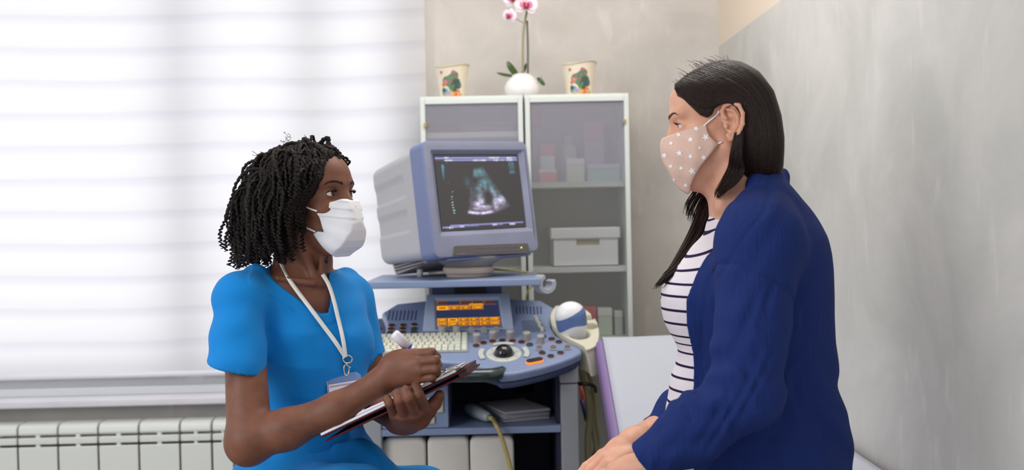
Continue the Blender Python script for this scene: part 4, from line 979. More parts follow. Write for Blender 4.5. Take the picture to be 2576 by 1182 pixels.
# ---------------------------------------------------------------- cables hanging at the right of the cart
m_cb = mat('cable_olive', (166, 160, 122), 0.45)
Yc = 3.24
cabs = [('thick olive cable hanging from the probe holder, nearest the cart post', .0105, [(1461, 895, 3.28), (1463, 925, Yc), (1470, 960, Yc), (1481, 1000, Yc-.01), (1484, 1050, Yc), (1479, 1100, Yc), (1480, 1150, Yc), (1484, 1200, Yc)]),
        ('olive cable looping beside the purple couch edge', .0075, [(1466, 892, 3.30), (1480, 935, Yc+.03), (1492, 975, Yc+.03), (1497, 1010, Yc+.02), (1490, 1060, Yc+.02), (1497, 1110, Yc+.02), (1503, 1150, Yc+.02), (1500, 1200, Yc+.02)]),
        ('olive cable crossing behind the others at the cart post', .0085, [(1458, 910, 3.31), (1467, 950, Yc+.05), (1490, 1000, Yc+.045), (1498, 1060, Yc+.045), (1503, 1110, Yc+.045), (1490, 1160, Yc+.045), (1478, 1200, Yc+.045)])]
for lab, r, pts in cabs:
    tag(MB().tube(spline([P(*q) for q in pts], 60), r, 12).build('probe_cable', m_cb, None, True), lab, 'cable', 'olive probe cables beside the cart post')
tag(MB().tube(spline([P(1452, 966, 3.205), P(1468, 965, 3.185), P(1484, 967, 3.185), P(1496, 973, 3.20), P(1499, 984, 3.24)], 24), .006, 10).build('cable_strap', mat('strap_black', (34, 34, 36), 0.5), None, True), 'black strap wrapped round the olive cables at the cart post', 'strap')
# red and blue handle seen behind the cables
hd = thing('plastic_tool', 'red and navy plastic tool seen behind the hanging olive cables', 'tool', P(1470, 1030, 3.5))
MB().tube([P(1462, 968, 3.5), P(1470, 1005, 3.5), P(1481, 1045, 3.5)], .010, 12).build('red_piece', mat('plastic_red', (214, 92, 84), 0.4), hd, True)
MB().tube([P(1463, 1005, 3.48), P(1469, 1030, 3.48), P(1476, 1058, 3.48)], .007, 12).build('navy_piece', mat('plastic_navy', (50, 56, 110), 0.4), hd, True)
# ================================================================ examination couch along the right wall
m_pur = mat('couch_purple', (138, 116, 164), 0.5); m_sheet = mat('couch_paper', (186, 190, 202), 0.7, noise=0.02, nscale=3, bump=0.15, bscale=9)
zc_ = Z(2130, 1117, 2.10*0+2700*0.885/(2130-1236))
CH = P(2130, 1117, 2700*0.885/(2130-1236))[2]
cz1 = CH
xw = WX-0.012; xlft = X(1546, 1130, 2.75)
co = thing('examination_couch', 'purple examination couch with raised backrest along the grey plaster wall', 'couch', ((xw+xlft)/2, 2.2, 0))
# flat section
def rbox(mb, x0_, x1_, y0_, y1_, z0_, z1_): mb.box(x0_, x1_, y0_, y1_, z0_, z1_)
MB().box(xlft, xw, 1.05, 2.72, cz1-0.085, cz1-0.004).build('seat_cushion', m_pur, co, bevel=0.02, bseg=4)
b = MB(); b.box(xlft+.03, xw-.02, 1.1, 3.1, cz1-.14, cz1-.088)
b.build('couch_frame', m_cart, co, bevel=.004)
for x in (xlft+.05, xw-.08):
    for y in (1.2, 2.95): MB().box(x, x+.05, y, y+.05, 0, cz1-.141).build('leg', m_cart, co, bevel=.004)
# backrest raised towards the back wall
tb = P(1508, 845, 3.20); bl0 = V(xlft, 2.74, cz1-.04)
ytop, ztop_ = 3.17, Z(1600, 843, 3.17)
xbl = X(1500, 900, 3.15)
dv = V(0, ytop-2.74, ztop_-(cz1-.0)); Lb = np.linalg.norm(dv); dv /= Lb; nb = V(0, -dv[2], dv[1])
M = frame(V(0, 2.74, cz1-.0), V(1, 0, 0), dv, nb)
MB().box(xlft-.005, xw, 0, Lb, -.075, -.004, M=M).build('backrest', m_pur, co, bevel=0.02, bseg=4)
# paper sheet over backrest and seat: follows both surfaces
ss = MB(); nx_ = 24; prof = [(-.02, None)]
pts2 = [V(0, 1.055, cz1-.06), V(0, 1.052, cz1-.012), V(0, 1.06, cz1-.001)]+[V(0, y, cz1-.0015) for y in np.linspace(1.1, 2.70, 18)]
base = V(0, 2.74, cz1)
pts2 += [base+dv*t+nb*(-.001) for t in np.linspace(.03, Lb-.012, 14)]+[base+dv*(Lb+.001)+nb*(-.012), base+dv*(Lb+.002)+nb*(-.05)]
pts2 = np.array(pts2); v = []; xs0, xs1 = xlft+.016, xw-.004
for q in pts2:
    for i in range(nx_+1):
        t = i/nx_; v.append((xs0+(xs1-xs0)*t, q[1]+.0008*math.sin(t*17+q[1]*9)-.001, q[2]+.0012*math.sin(t*11+q[1]*13)+.003))
m_ = len(pts2); f = [(k*(nx_+1)+i, k*(nx_+1)+i+1, (k+1)*(nx_+1)+i+1, (k+1)*(nx_+1)+i) for k in range(m_-1) for i in range(nx_)]
o = mesh_obj('couch_paper', v, f, m_sheet, None, True); md = o.modifiers.new('s', 'SOLIDIFY'); md.thickness = .0016; md.offset = 1
tag(o, 'white protective sheet covering the seat and backrest of the couch', 'sheet')
# ================================================================ PEOPLE
def skin_mat(name, c, c2, rough, sss):
    return mat(name, c, rough, spec=0.32, noise=0.12, nscale=26, c2=c2, sss=sss, bump=0.12, bscale=420)
class Head:
    def __init__(s, o, fwd, pitch, sc=1.0, roll=0):
        fx = V(fwd[0], fwd[1], 0); fx /= np.linalg.norm(fx); lf = V(-fx[1], fx[0], 0); up = V(0, 0, 1)
        a = math.radians(pitch); f2 = fx*math.cos(a)+up*math.sin(a); u2 = -fx*math.sin(a)+up*math.cos(a)
        s.R = np.stack([f2, lf, u2], 1); s.o = np.asarray(o, float); s.s = sc
    def W(s, x, y, z): return s.o+s.R@(V(x, y, z)*s.s)
    def loc(s, p): return ((p-s.o)@s.R)/s.s
    def HL(s, px, py, yo):
        n = s.R[:, 1]; q = PPl(px, py, s.o+n*yo*s.s, n); l = s.loc(q[None])[0]; return (l[0], l[2])
    def build(s, F_, ears=True, cran=((-.012, 0, .030), (.093, .073, .073))):
        k = s.s; R = s.R
        def E(c, r, kk, op='u', Rl=None): F_.ell(s.W(*c), V(*r)*k, R if Rl is None else R@Rl, kk, op)
        def C(a, b, ra, rb, kk, op='u'): F_.cone(s.W(*a), s.W(*b), ra*k, rb*k, kk, op)
        E(cran[0], cran[1], .02)
        E((.030, 0, .034), (.058, .060, .056), .025)
        E((.036, 0, -.030), (.050, .055, .060), .02)
        for y in (-1, 1):
            C((-.002, y*.046, -.052), (.062, y*.016, -.100), .017, .014, .022)
            E((.054, y*.038, -.030), (.022, .020, .018), .015)
        E((.070, 0, -.100), (.018, .020, .016), .015)
        E((.058, 0, -.070), (.034, .030, .034), .02)
        for y in (-1, 1): C((.0815, y*.010, .019), (.066, y*.044, .022), .0095, .009, .012)
        for y in (-1, 1): E((.090, y*.031, -.001), (.017, .017, .0125), .010, 's')
        C((.080, 0, .010), (.101, 0, -.034), .0085, .0095, .010); C((.094, 0.009, -.038), (.094, -.009, -.038), .0075, .0075, .006)
        for y in (-1, 1):
            E((.0655, y*.031, 0), (.0145, .0150, .0140), .004)
            F_.ell(s.W(.0800, y*.0325, -.0005), V(.010, .0150, .0048)*k, R@rot('Z', y*12), .0015, 's')
        if ears:
            for y in (-1, 1): s.ear(F_, y)
    def ear(s, F_, sg):
        c = V(-.014, .0725, -.012); pts = [(.004, .002), (.012, .010), (.014, .020), (.008, .029), (-.004, .032), (-.016, .025), (-.020, .010), (-.017, -.008), (-.009, -.022), (0, -.030), (.006, -.030), (.010, -.022)]
        def q(x, z, o=0): return s.W(c[0]+x, sg*(c[1]+o+max(0, -x)*.55+.002), c[2]+z)
        F_.ell(q(-.002, .002, -.002), V(.019, .0045, .030)*s.s, s.R@rot('Z', -sg*28)@rot('Y', 6), .004)
        for a, b in zip(pts[:-1], pts[1:]): F_.cone(q(*a, .004), q(*b, .004), .0036*s.s, .0036*s.s, .002)
        ah = [(.004, .022), (-.006, .018), (-.011, .006), (-.009, -.008), (-.001, -.017), (.006, -.015)]
        for a, b in zip(ah[:-1], ah[1:]): F_.cone(q(*a, .002), q(*b, .002), .0030*s.s, .0030*s.s, .002)
        F_.ell(q(.002, -.003, .004), V(.0085, .0060, .0105)*s.s, s.R, .003, 's')
        F_.ell(q(.011, -.006, .002), V(.0040, .0030, .006)*s.s, s.R, .003)
        F_.ell(q(.004, -.026, .002), V(.008, .0045, .008)*s.s, s.R, .004)
def eyes(h, parent, gaze, iris_c, name='eye'):
    mw = mat('eye_white', (232, 226, 222), 0.15, coat=0.5); mi = mat('iris', iris_c, 0.15, coat=0.5); mp = mat('pupil', (6, 6, 6), 0.08, coat=0.5)
    for y in (-1, 1):
        c = h.W(.0655, y*.031, 0); b = MB(); b.ball(c, .0126*h.s, 28)
        g = np.asarray(gaze, float); g /= np.linalg.norm(g); a = V(0, 0, 1)-g*g[2]; a /= np.linalg.norm(a); bb = np.cross(g, a); M = frame(c, a, bb, g)
        r = .0128*h.s
        def cap(r0, r1, lift, mi_):
            n = 24; v = []; f = []
            for j in range(5):
                rr = r0+(r1-r0)*j/4
                for i in range(n): t = 2*math.pi*i/n; v.append((rr*math.cos(t), rr*math.sin(t), math.sqrt(max(r*r-rr*rr, 0))+lift))
            for j in range(4):
                for i in range(n): k = (i+1) % n; f.append((j*n+i, (j+1)*n+i, (j+1)*n+k, j*n+k))
            b.add(v, f, mi_, M)
        cap(.0001, .0060*h.s, .0001, 1); cap(.0001, .0026*h.s, .0003, 2)
        b.build('eye', [mw, mi, mp], parent, True)
def hits(fld, pxs, off=0.0, Y0=1.4, Y1=2.6, n=300):
    """vectorised: where view rays first meet a surface"""
    pxs = np.asarray(pxs, float); D = CF[None]+CR[None]*((pxs[:, :1]-CX)/F)+CU[None]*((CY-pxs[:, 1:2])/F); D = D/D[:, 1:2]
    lo = np.full(len(pxs), Y0); found = np.zeros(len(pxs), bool); y = lo.copy(); last = fld(CAM+D*y[:, None])
    best = last.copy(); yb = y.copy()
    for i in range(n):
        d = fld(CAM+D*y[:, None])-off
        better = (d < best) & ~found; yb = np.where(better, y, yb); best = np.where(better, d, best)
        newf = (d < 0.0006) & ~found; found |= newf; yb = np.where(newf, y, yb)
        y = np.where(found, y, y+np.maximum(d*0.8, 0.0008))
        if (found | (y > Y1)).all(): break
    return CAM+D*yb[:, None]
def lens_tube(mb, pts, r, n=4, **k): mb.tube(pts, r, n, cap=True, **k)

# ---------------------------------------------------------------- NURSE
NY = 2.24
m_skin1 = skin_mat('skin_dark_brown', (126, 82, 64), (106, 68, 52), 0.5, 0.12)
nurse = thing('person', 'seated woman in blue scrubs and white face mask writing on a clipboard', 'person', P(770, 1182, NY)*V(1, 1, 0))
NH = Head(P(784, 499, NY), (0.875, -0.485), 6, 1.0)
YAW = 37.0
def srow(py, xl_, xr_, b, Y, yaw=YAW, dy=0.0):
    Y = Y+dy; a_, c_ = P(xl_, py, Y), P(xr_, py, Y); cx_ = (a_[0]+c_[0])/2; hw = (c_[0]-a_[0])/2; yr = math.radians(yaw)
    a = math.sqrt(max(hw**2-(b*math.sin(yr))**2, 1e-4))/math.cos(yr); return (P((xl_+xr_)/2, py, Y)[2], cx_, Y, a, b, yaw)
NT = [srow(664, 690, 790, .045, NY), srow(678, 668, 826, .060, NY), srow(692, 630, 862, .075, NY), srow(708, 600, 890, .086, NY), srow(725, 592, 905, .094, NY), srow(750, 588, 915, .102, NY), srow(800, 592, 912, .104, NY), srow(850, 606, 920, .106, NY),
      srow(900, 632, 922, .104, NY), srow(960, 652, 918, .098, NY), srow(1030, 662, 908, .096, NY), srow(1080, 656, 912, .100, NY), srow(1130, 630, 930, .112, NY), srow(1180, 603, 950, .125, NY), srow(1240, 592, 962, .135, NY), srow(1330, 600, 955, .135, NY)]
nb_f = V(0.6, -0.8, 0)        # chest direction
sR, eR, wR = P(610, 760, 2.12), P(628, 1106, 2.00), P(960, 958, 1.985)
sL, eL, wL = P(893, 762, 2.33), P(945, 1010, 2.30), P(1002, 1058, 2.05)
body = Fld(); NH.build(body, True)
body.cone(P(766, 690, 2.255), P(772, 590, 2.235), .052, .047, .02)
body.cone(P(750, 720, 2.25), P(764, 660, 2.25), .060, .052, .03)
body.cone(P(806, 600, 2.20), P(826, 625, 2.19), .020, .012, .03)
body.stack([(z, x, y, a-.013, b-.011, w_) for z, x, y, a, b, w_ in NT if z > P(700, 1290, NY)[2]], .03)
body.cone(sR, eR, .037, .0415, .012); f1_, f2_ = P(721, 1080, 1.992), P(846, 1029, 1.988); body.cone(eR, f1_, .0405, .0360, .02); body.cone(f1_, f2_, .0360, .0285, .02); body.cone(f2_, wR, .0285, .0230, .02)
body.ell(eR+V(-.006, .004, -.012), (.034, .034, .034), None, .02)
body.cone(sL, eL, .034, .036, .012); body.cone(eL, wL, .036, .023, .015)
# clavicles and neck tendons
body.cone(P(786, 712, 2.165), P(700, 700, 2.15), .007, .006, .012); body.cone(P(806, 714, 2.180), P(826, 712, 2.20), .006, .005, .012)
body.cone(P(794, 705, 2.178), P(752, 600, 2.20), .008, .010, .014); body.cone(P(808, 705, 2.188), P(810, 640, 2.2), .006, .006, .010)
# writing hand (right): wrist, palm, knuckles, curled fingers, thumb pinching the pen
def chain(F_, pts, rs, k=.004):
    for a, b, ra, rb in zip(pts[:-1], pts[1:], rs[:-1], rs[1:]): F_.cone(a, b, ra, rb, k)
wY = 1.985
body.cone(wR, P(990, 925, wY), .0240, .0240, .015)
kn = [P(1044, 890, 1.968), P(1053, 910, 1.953), P(1058, 931, 1.950), P(1057, 952, 1.956)]
for i, q in enumerate(kn): body.cone(P(985, 935, wY)+V(0, 0, (.014, .005, -.004, -.012)[i]), q, .0195, (.0108, .0106, .0102, .0094)[i], .010)
body.ell(P(1020, 918, wY-.004), (.034, .017, .026), rot('Y', 26), .014)
pip = [P(1086, 886, 1.953), P(1096, 905, 1.941), P(1097, 926, 1.941), P(1087, 948, 1.950)]
dip = [P(1099, 897, 1.981), P(1102, 917, 1.970), P(1100, 938, 1.966), P(1088, 957, 1.972)]
tipf = [P(1092, 922, 2.006), P(1091, 931, 1.997), P(1087, 949, 1.988), P(1070, 958, 1.990)]
for i in range(4):
    r = (.0086, .0086, .0083, .0077)[i]; chain(body, [kn[i], pip[i], dip[i], tipf[i]], [r*1.12, r, r*.9, r*.78], .0012)
chain(body, [P(1005, 915, 2.005), P(1045, 905, 2.022), P(1072, 915, 2.020), P(1089, 928, 2.014)], [.016, .0120, .0108, .0085], .008)
# holding hand (left): palm below the board, four fingers over its near edge, thumb up at the right
body.cone(wL, P(1024, 1050, 2.03), .0225, .0245, .015)
kb = [P(1068, 1026, 1.978), P(1043, 1040, 1.965), P(1016, 1044, 1.963), P(991, 1041, 1.972)]
for i, q in enumerate(kb): body.cone(P(1022, 1062, 2.035)+V((.012, .004, -.004, -.010)[i], 0, 0), q, .0195, (.0122, .0122, .0115, .0105)[i], .012)
body.ell(P(1034, 1048, 2.005), (.036, .022, .022), rot('Y', 22), .014)
pp = [P(1053, 992, 1.935), P(1028, 1000, 1.925), P(1004, 1006, 1.928), P(980, 1014, 1.938)]
dd = [P(1047, 975, 1.943), P(1021, 983, 1.932), P(998, 991, 1.935), P(974, 1003, 1.945)]
tt = [P(1046, 972, 1.968), P(1020, 981, 1.958), P(997, 990, 1.958), P(974, 1003, 1.965)]
for i in range(4):
    r = (.0108, .0108, .0102, .0090)[i]; chain(body, [kb[i], pp[i], dd[i], tt[i]], [r*1.04, r*.95, r*.88, r*.76], .0015)
chain(body, [P(1050, 1056, 2.02), P(1077, 1034, 2.00), P(1094, 1014, 1.992), P(1106, 994, 1.985)], [.018, .0135, .0112, .0098], .008)
lo = V(P(560, 600, 2.2)[0]-.12, 1.86, P(700, 1300, NY)[2]); hi = V(P(1130, 600, 1.9)[0]+.02, 2.48, NH.o[2]+.13)
hd_lo = NH.o+V(-.13, -.13, -.145); hd_hi = NH.o+V(.135, .13, .12)
ha_lo, ha_hi = V(P(955, 900, 1.95)[0], 1.90, P(1000, 1085, 1.95)[2]), V(P(1118, 900, 1.95)[0], 2.06, P(1000, 868, 1.95)[2])
v, f = sdf_mesh(body, lo, hi, .0032, [(hd_lo, hd_hi, .0017), (ha_lo, ha_hi, .0015)])
mesh_obj('body', v, f, m_skin1, nurse, True)
eyes(NH, nurse, (0.95, -0.33, 0.14), (48, 26, 16))
# brows and lashes
def brows(h, parent, m_, field, th=.0007, nh=60):
    for y in (-1, 1):
        b = MB()
        for i in range(nh):
            t = random.random(); a = h.W(.095, y*(.012+.034*t), .0175+.0085*math.sin(t*2.2)-.004*t+(random.random()-.5)*.0055*(1-.6*t))
            d = h.R[:, 1]*y*.8+h.R[:, 2]*(.5-.9*t); pts = []
            for k in range(4):
                p_ = a+d*.0022*k
                for _ in range(8): p_ = p_-h.R[:, 0]*max(field(p_[None])[0]-.0004, -.01)*.8
                pts.append(p_)
            b.tube(pts, [th, th, th*.8, th*.3], 4)
        b.build('eyebrow', m_, parent, True)
        b = MB()
        for i in range(22):
            t = -1+2*i/21; c = h.W(.0655+.0132*math.cos(t*.95), y*(.031+.0135*t), .0046*math.cos(t*1.35)+.0002)
            d = h.R[:, 0]*1.0+h.R[:, 1]*(y*t*.6); p0_ = c+h.R[:, 0]*.0012
            b.tube([p0_, p0_+d*.0035+h.R[:, 2]*.0008, p0_+d*.0058+h.R[:, 2]*.0036], [.0005, .0004, .00015], 4)
        pts = [h.W(.0655+.0142*math.cos(t*.95), y*(.031+.0142*t), .0050*math.cos(t*1.35)) for t in np.linspace(-1, 1, 14)]
        b.tube(pts, .0007, 5); b.build('eyelashes', m_, parent, True)
m_hair1 = mat('hair_black_coils', (30, 21, 20), 0.6, spec=0.3, noise=0.3, nscale=60, bump=0.8, bscale=500)
brows(NH, nurse, mat('brow_dark', (24, 16, 14), 0.7), body)
# hair: under-mass and hanging twists
hm = Fld(); hm.ell(NH.W(-.022, 0, .034), (.088, .083, .078), NH.R, 0); hm.ell(NH.W(-.050, 0, -.010), (.058, .078, .075), NH.R, .03)
hm.cone(NH.W(-.045, .03, -.05), NH.W(-.055, .02, -.075), .045, .03, .03)
hm.fn(lambda p: .002*np.sin(p[:, 0]*260)*np.sin(p[:, 1]*240+1)*np.sin(p[:, 2]*120), NH.o, .3, 0, 'd')
hair1 = MB(); v, f = sdf_mesh(hm, NH.o-.17, NH.o+.15, .004)
rng = np.random.RandomState(11)
def push(l, off):
    """keep a hair point outside the skull, local coordinates"""
    for c, r in (((-.012, 0, .030), (.093, .073, .073)), ((.036, 0, -.030), (.050, .057, .066)), ((-.045, 0, -.055), (.050, .056, .070))):
        q = (l-V(*c)); rr = V(*r)+off; k = math.sqrt(((q/rr)**2).sum())
        if k < 1: l = V(*c)+q/max(k, 1e-3)
    return l
N1 = 0; zb_l = NH.loc(P(640, 664, NY)[None])[0][2]
while N1 < 720:
    d = rng.normal(size=3); d /= np.linalg.norm(d); l = V(-.012, 0, .030)+d*V(.093, .073, .073)
    if l[2] < -.012 or l[0] > .058 or (l[0] > .025 and l[2] < .035) or (l[0] > .05 and l[2] < .062): continue
    back = max(0, min(1, (.02-l[0])/.10)); lowroot = max(0, min(1, (.06-l[2])/.07))
    off = rng.uniform(.010, .024+.018*back); N1 += 1
    n_ = d/V(.093, .073, .073); n_ /= np.linalg.norm(n_)
    hz_ = V(n_[0], n_[1], 0); hz_ /= np.linalg.norm(hz_)+.15; dr = n_*.30+hz_*.6+V(-.05+(.55 if l[0] > .01 and l[1] < 0 else -.25*back), 0, .05)+rng.normal(size=3)*.28; dr /= np.linalg.norm(dr)
    zend = zb_l-.004+.10*rng.rand()**1.15 if l[0] < .0 else rng.uniform(-.075, -.005)
    if l[0] > .035: zend = rng.uniform(-.045, .02)
    if l[1] > .02 and l[0] > -.04: zend = rng.uniform(.0, .05)
    p_ = l.copy(); pts = [p_.copy()]; step = .0075
    for k in range(60):
        dr = dr+V(0, 0, -.30)+rng.normal(size=3)*.17; dr /= np.linalg.norm(dr); p_ = p_+dr*step; p_ = push(p_, off*max(.6, min(1, 1-(p_[2]-.02)/.12)))
        if p_[2] > .130: p_[2] = .130; dr[2] = min(dr[2], -.1)
        if p_[0] > .045 and p_[2] < .055 and p_[1] < 0: p_[0] -= .002
        lim = .034+.037*max(0, min(1, (p_[2]+.02)/.05))
        if p_[0] > lim: p_[0] = lim-rng.rand()*.002
        if l[1] > 0: p_[0] = min(p_[0], .028 if l[1] > .02 else .045)
        if p_[1] > .0 and p_[2] < .07: p_[0] = min(p_[0], .0)
        pts.append(p_.copy())
        if p_[2] < zend: break
    if len(pts) < 4: continue
    K = len(pts)*3; sp_ = spline(pts, K); t = np.linspace(0, 1, K); ph = rng.rand()*6.28; fr_q = rng.uniform(2.2, 3.0); am = .0006+.0034*t**2.2*rng.uniform(.5, 1.6)
    s_ = np.arange(K)*.0025*2*math.pi/.0145*(.7+.6*t)
    sp_ = sp_+np.stack([np.cos(s_+ph)*am, np.sin(s_+ph)*am, 0*am], 1)
    r0 = rng.uniform(.0030, .0045); r = r0*(1-.55*t**1.5)*(1+.22*np.sin(np.arange(K)*1.9+ph)); r[-1] *= .4
    W_p = sp_@NH.R.T*NH.s+NH.o; hair1.tube(W_p, r, 5)
for i in range(160):   # frizz: thin curls leaving the surface
    d = rng.normal(size=3); d /= np.linalg.norm(d)
    if d[2] < -.1 or d[0] > .35 or (d[1] > .2 and d[0] > 0): continue
    l = V(-.02, 0, .03)+d*V(.118, .095, .098); K = 12; t = np.linspace(0, 1, K); ph = rng.rand()*6.28
    L0 = rng.uniform(.012, .024); pts = l[None]+d[None]*t[:, None]*L0+np.stack([np.cos(t*11+ph), np.sin(t*11+ph), np.cos(t*7+ph)], 1)*.0028
    hair1.tube(pts@NH.R.T+NH.o, .0005, 4)
nb0 = len(hair1.v); hair1.v.extend(v.tolist()); hair1.f.extend((f+nb0).tolist()); hair1.m.extend([0]*len(f))
hair1.build('hair', m_hair1, nurse, True)
# earring
ec = P(821, 652, 2.20); 
MB().tube([P(826, 637, 2.2), P(822, 645, 2.2), P(820, 653, 2.2), P(823, 662, 2.2)], [.002, .003, .0045, .002], 8).build('earring', mat('earring_dark', (50, 40, 44), 0.3, 0.5), nurse, True)
# scrub top
m_scrub = mat('scrub_blue', (0, 128, 206), 0.75, spec=0.25, sheen=0.05, noise=0.06, nscale=7, bump=0.22, bscale=34)
scr = Fld(); scr.stack(NT, .02)
scr.ell(P(800, 852, NY)+nb_f*.056+V(-.055, -.035, 0), (.045, .045, .050), None, .07); scr.ell(P(800, 852, NY)+nb_f*.056+V(.030, .02, 0), (.045, .045, .050), None, .07)
scr.cone(P(640, 704, 2.17), P(603, 748, 2.115), .030, .048, .03); scr.cone(P(603, 748, 2.115), P(596, 925, 2.055), .048, .0555, .02)
scr.cone(P(870, 706, 2.31), P(890, 750, 2.33), .030, .041, .03); scr.cone(P(890, 750, 2.33), P(917, 905, 2.32), .041, .045, .02)
def folds(p):
    a = p@V(.9, .3, -.5); b_ = p@V(.3, .4, .9)
    wst = np.clip(1.0-np.abs(p[:, 2]-P(700, 940, NY)[2])/.22, 0, 1); wst = wst*np.clip((p[:, 0]-P(650, 900, 2.1)[0])/.03, 0, 1); c_ = p@V(.75, -.2, .75); return .0052*(np.abs(np.sin(c_*42+1.9*np.sin(a*15)))-.5)*wst+.0024*np.sin(a*58+2.2*np.sin(b_*21))*np.clip(1.0-np.abs(p[:, 2]-P(700, 960, NY)[2])/.35, .3, 1)+.0016*np.sin(b_*74+2.4*np.sin(a*24))
scr.fn(folds, NH.o, 2, 0, 'd')
# sleeve openings
hR = P(596, 925, 2.055); sax = hR-P(603, 748, 2.115); sax /= np.linalg.norm(sax); scr.cone(hR-sax*.022, hR+sax*.09, .0450, .0470, .002, 's')
hp0 = P(600, 925, 2.05)
scr.fn(lambda p: np.maximum(np.linalg.norm((p-(hp0+V(0, 0, -.12)))*V(1, 1, .5), axis=1)-.088, (p-hp0)@V(.25, -.10, 1.0)), hp0+V(0, 0, -.1), .17, .003, 's')
hL0 = P(930, 891, 2.32); scr.fn(lambda p: np.maximum(np.linalg.norm((p-(hL0+V(.02, 0, -.09)))*V(1, 1, .6), axis=1)-.062, (p-hL0)@V(-.10, -.05, 1.0)), hL0+V(.02, 0, -.08), .13, 0, 's')
# V neck opening
Yv = 2.17; vp = [(657, 655), (672, 690), (722, 727), (757, 752), (790, 780), (808, 789), (830, 788), (833, 765), (832, 735), (824, 705), (812, 668), (808, 640), (735, 610), (660, 625)]
vpw = np.array([[P(x, y, Yv)[0], P(x, y, Yv)[2]] for x, y in vp])
zV = P(700, 690, Yv)[2]
def vcut(p): return np.maximum(poly_sd(p[:, [0, 2]], vpw), p[:, 1]-2.235)
scr.fn(vcut, V(vpw[:, 0].mean(), 2.1, vpw[:, 1].mean()), .35, .002, 's')
scr.fn(lambda p: (lambda q: np.maximum(np.linalg.norm(q[:, :2]/V(.066, .062), axis=1)*.064-.064, np.abs(q[:, 2])-.05))(p-P(764, 650, 2.25)), P(764, 650, 2.25), .12, .003, 's')
bandp = np.array([[P(x, y, Yv)[0], P(x, y, Yv)[2]] for x, y in vp[:11]])
def band(p):
    d = poly_sd(p[:, [0, 2]], vpw); front = p[:, 1] < 2.24
    return np.where(front, -.0016*np.clip((.020-d)/.0012, 0, 1)*(d > -.004), 0)
scr.fn(band, NH.o, 2, 0, 'd')
# seams: shoulder / side princess seam / lower pocket line
s_ln = [(812, 668), (846, 700), (857, 740), (860, 800), (900, 860)]
slo, shi = V(P(520, 800, 2.1)[0]-.02, 1.93, P(700, 1155, NY)[2]), V(P(975, 800, 2.2)[0]+.02, 2.48, P(700, 640, NY)[2])
v, f = sdf_mesh(scr, slo, shi, .0028)
top = mesh_obj('scrub_top', v, f, m_scrub, nurse, True)
# lower garment: hem of the tunic over the lap, thighs and legs
pnt = Fld(); hy = 1182
pnt.stack([srow(1085, 664, 905, .092, NY), srow(1120, 634, 930, .110, NY), srow(1150, 606, 944, .120, NY), srow(1180, 594, 955, .135, NY), srow(1240, 586, 966, .145, NY), srow(1330, 600, 958, .14, NY)], .02)
kneeR = P(890, 1262, 2.00); kneeL = P(1052, 1262, 2.16); hipR, hipL = P(690, 1262, 2.17), P(860, 1266, 2.30)
pnt.cone(hipR, kneeR, .088, .064, .05); pnt.cone(hipL, kneeL, .088, .066, .05)
pnt.cone(P(900, 1150, 2.14), P(960, 1190, 2.12), .034, .03, .04); pnt.cone(P(850, 1130, 2.13), P(935, 1148, 2.14), .012, .014, .03)
pnt.cone(kneeR, V(kneeR[0]+.03, kneeR[1]+.03, .14), .062, .050, .04); pnt.cone(kneeL, V(kneeL[0]+.05, kneeL[1]+.03, .14), .062, .050, .04)
pnt.fn(lambda p: .0030*np.sin((p@V(.5, .3, 1.2))*46+2.2*np.sin(p[:, 0]*26)), kneeR, 3, 0, 'd')
v, f = sdf_mesh(pnt, V(P(560, 1100, 2.1)[0]-.04, 1.9, .10), V(kneeL[0]+.16, 2.5, P(700, 1078, NY)[2]), .0045)
mesh_obj('scrub_trousers', v, f, m_scrub, nurse, True)
b = MB()
for kq in (kneeR+V(.03, .03, 0), kneeL+V(.05, .03, 0)):
    c = V(kq[0]+.05, kq[1]-.03, .035); b = MB(); b.ball(c, (.125, .045, .034), 20, R=rot('Z', -40)); b.ball(c+V(-.05, .04, .04), (.045, .04, .05), 16, R=rot('Z', -40)); b.build('shoe', mat('shoe_white', (225, 225, 225), 0.4), nurse, True)
# stool carrying her
st = thing('stool', 'round dark stool under the woman in scrubs', 'stool', V(hipR[0]*.5+hipL[0]*.5-.03, 2.25, 0)); sc_ = V(hipR[0]*.5+hipL[0]*.5-.03, 2.25, 0); zst = min(hipR[2], hipL[2])-.10
M = frame(sc_, V(1, 0, 0), V(0, 1, 0), V(0, 0, 1)); m_st = mat('stool_vinyl', (60, 62, 70), .4)
MB().lathe([(.15, zst-.06), (.17, zst-.05), (.17, zst-.01), (.155, zst)], 32, M=M).build('seat', m_st, st, True)
MB().lathe([(.025, .06), (.025, zst-.06)], 16, M=M).build('pole', m_cart, st, True); MB().lathe([(.22, .001), (.22, .02), (.03, .06)], 32, M=M).build('base', m_cart, st, True)
# face mask
m_mask = mat('mask_white', (232, 234, 240), 0.7, sss=0.0, bump=0.25, bscale=40)
mk = Fld()
mk.ell(NH.W(.036, 0, -.040), V(.056, .0605, .075), NH.R, .02); mk.cone(NH.W(.094, 0, -.022), NH.W(.084, 0, -.095), .0215, .034, .03); mk.ell(NH.W(.060, 0, -.090), (.042, .046, .040), NH.R, .03)
mk.cone(NH.W(.081, 0, .000), NH.W(.098, 0, -.03), .013, .016, .012)
npl = [(879, 500, .0), (890, 505, 0), (897, 523, 0), (902, 541, 0), (906, 557, 0), (903, 580, 0), (896, 605, 0), (884, 622, 0), (866, 638, 0), (848, 648, -.015), (835, 644, -.03), (815, 629, -.045), (799.6, 609, -.052), (783, 588, -.058), (792, 582, -.060), (811.5, 584, -.055), (808, 569, -.055), (801, 543, -.055), (795, 518, -.052), (830, 509, -.035)]
npw = np.array([NH.HL(*q) for q in npl])
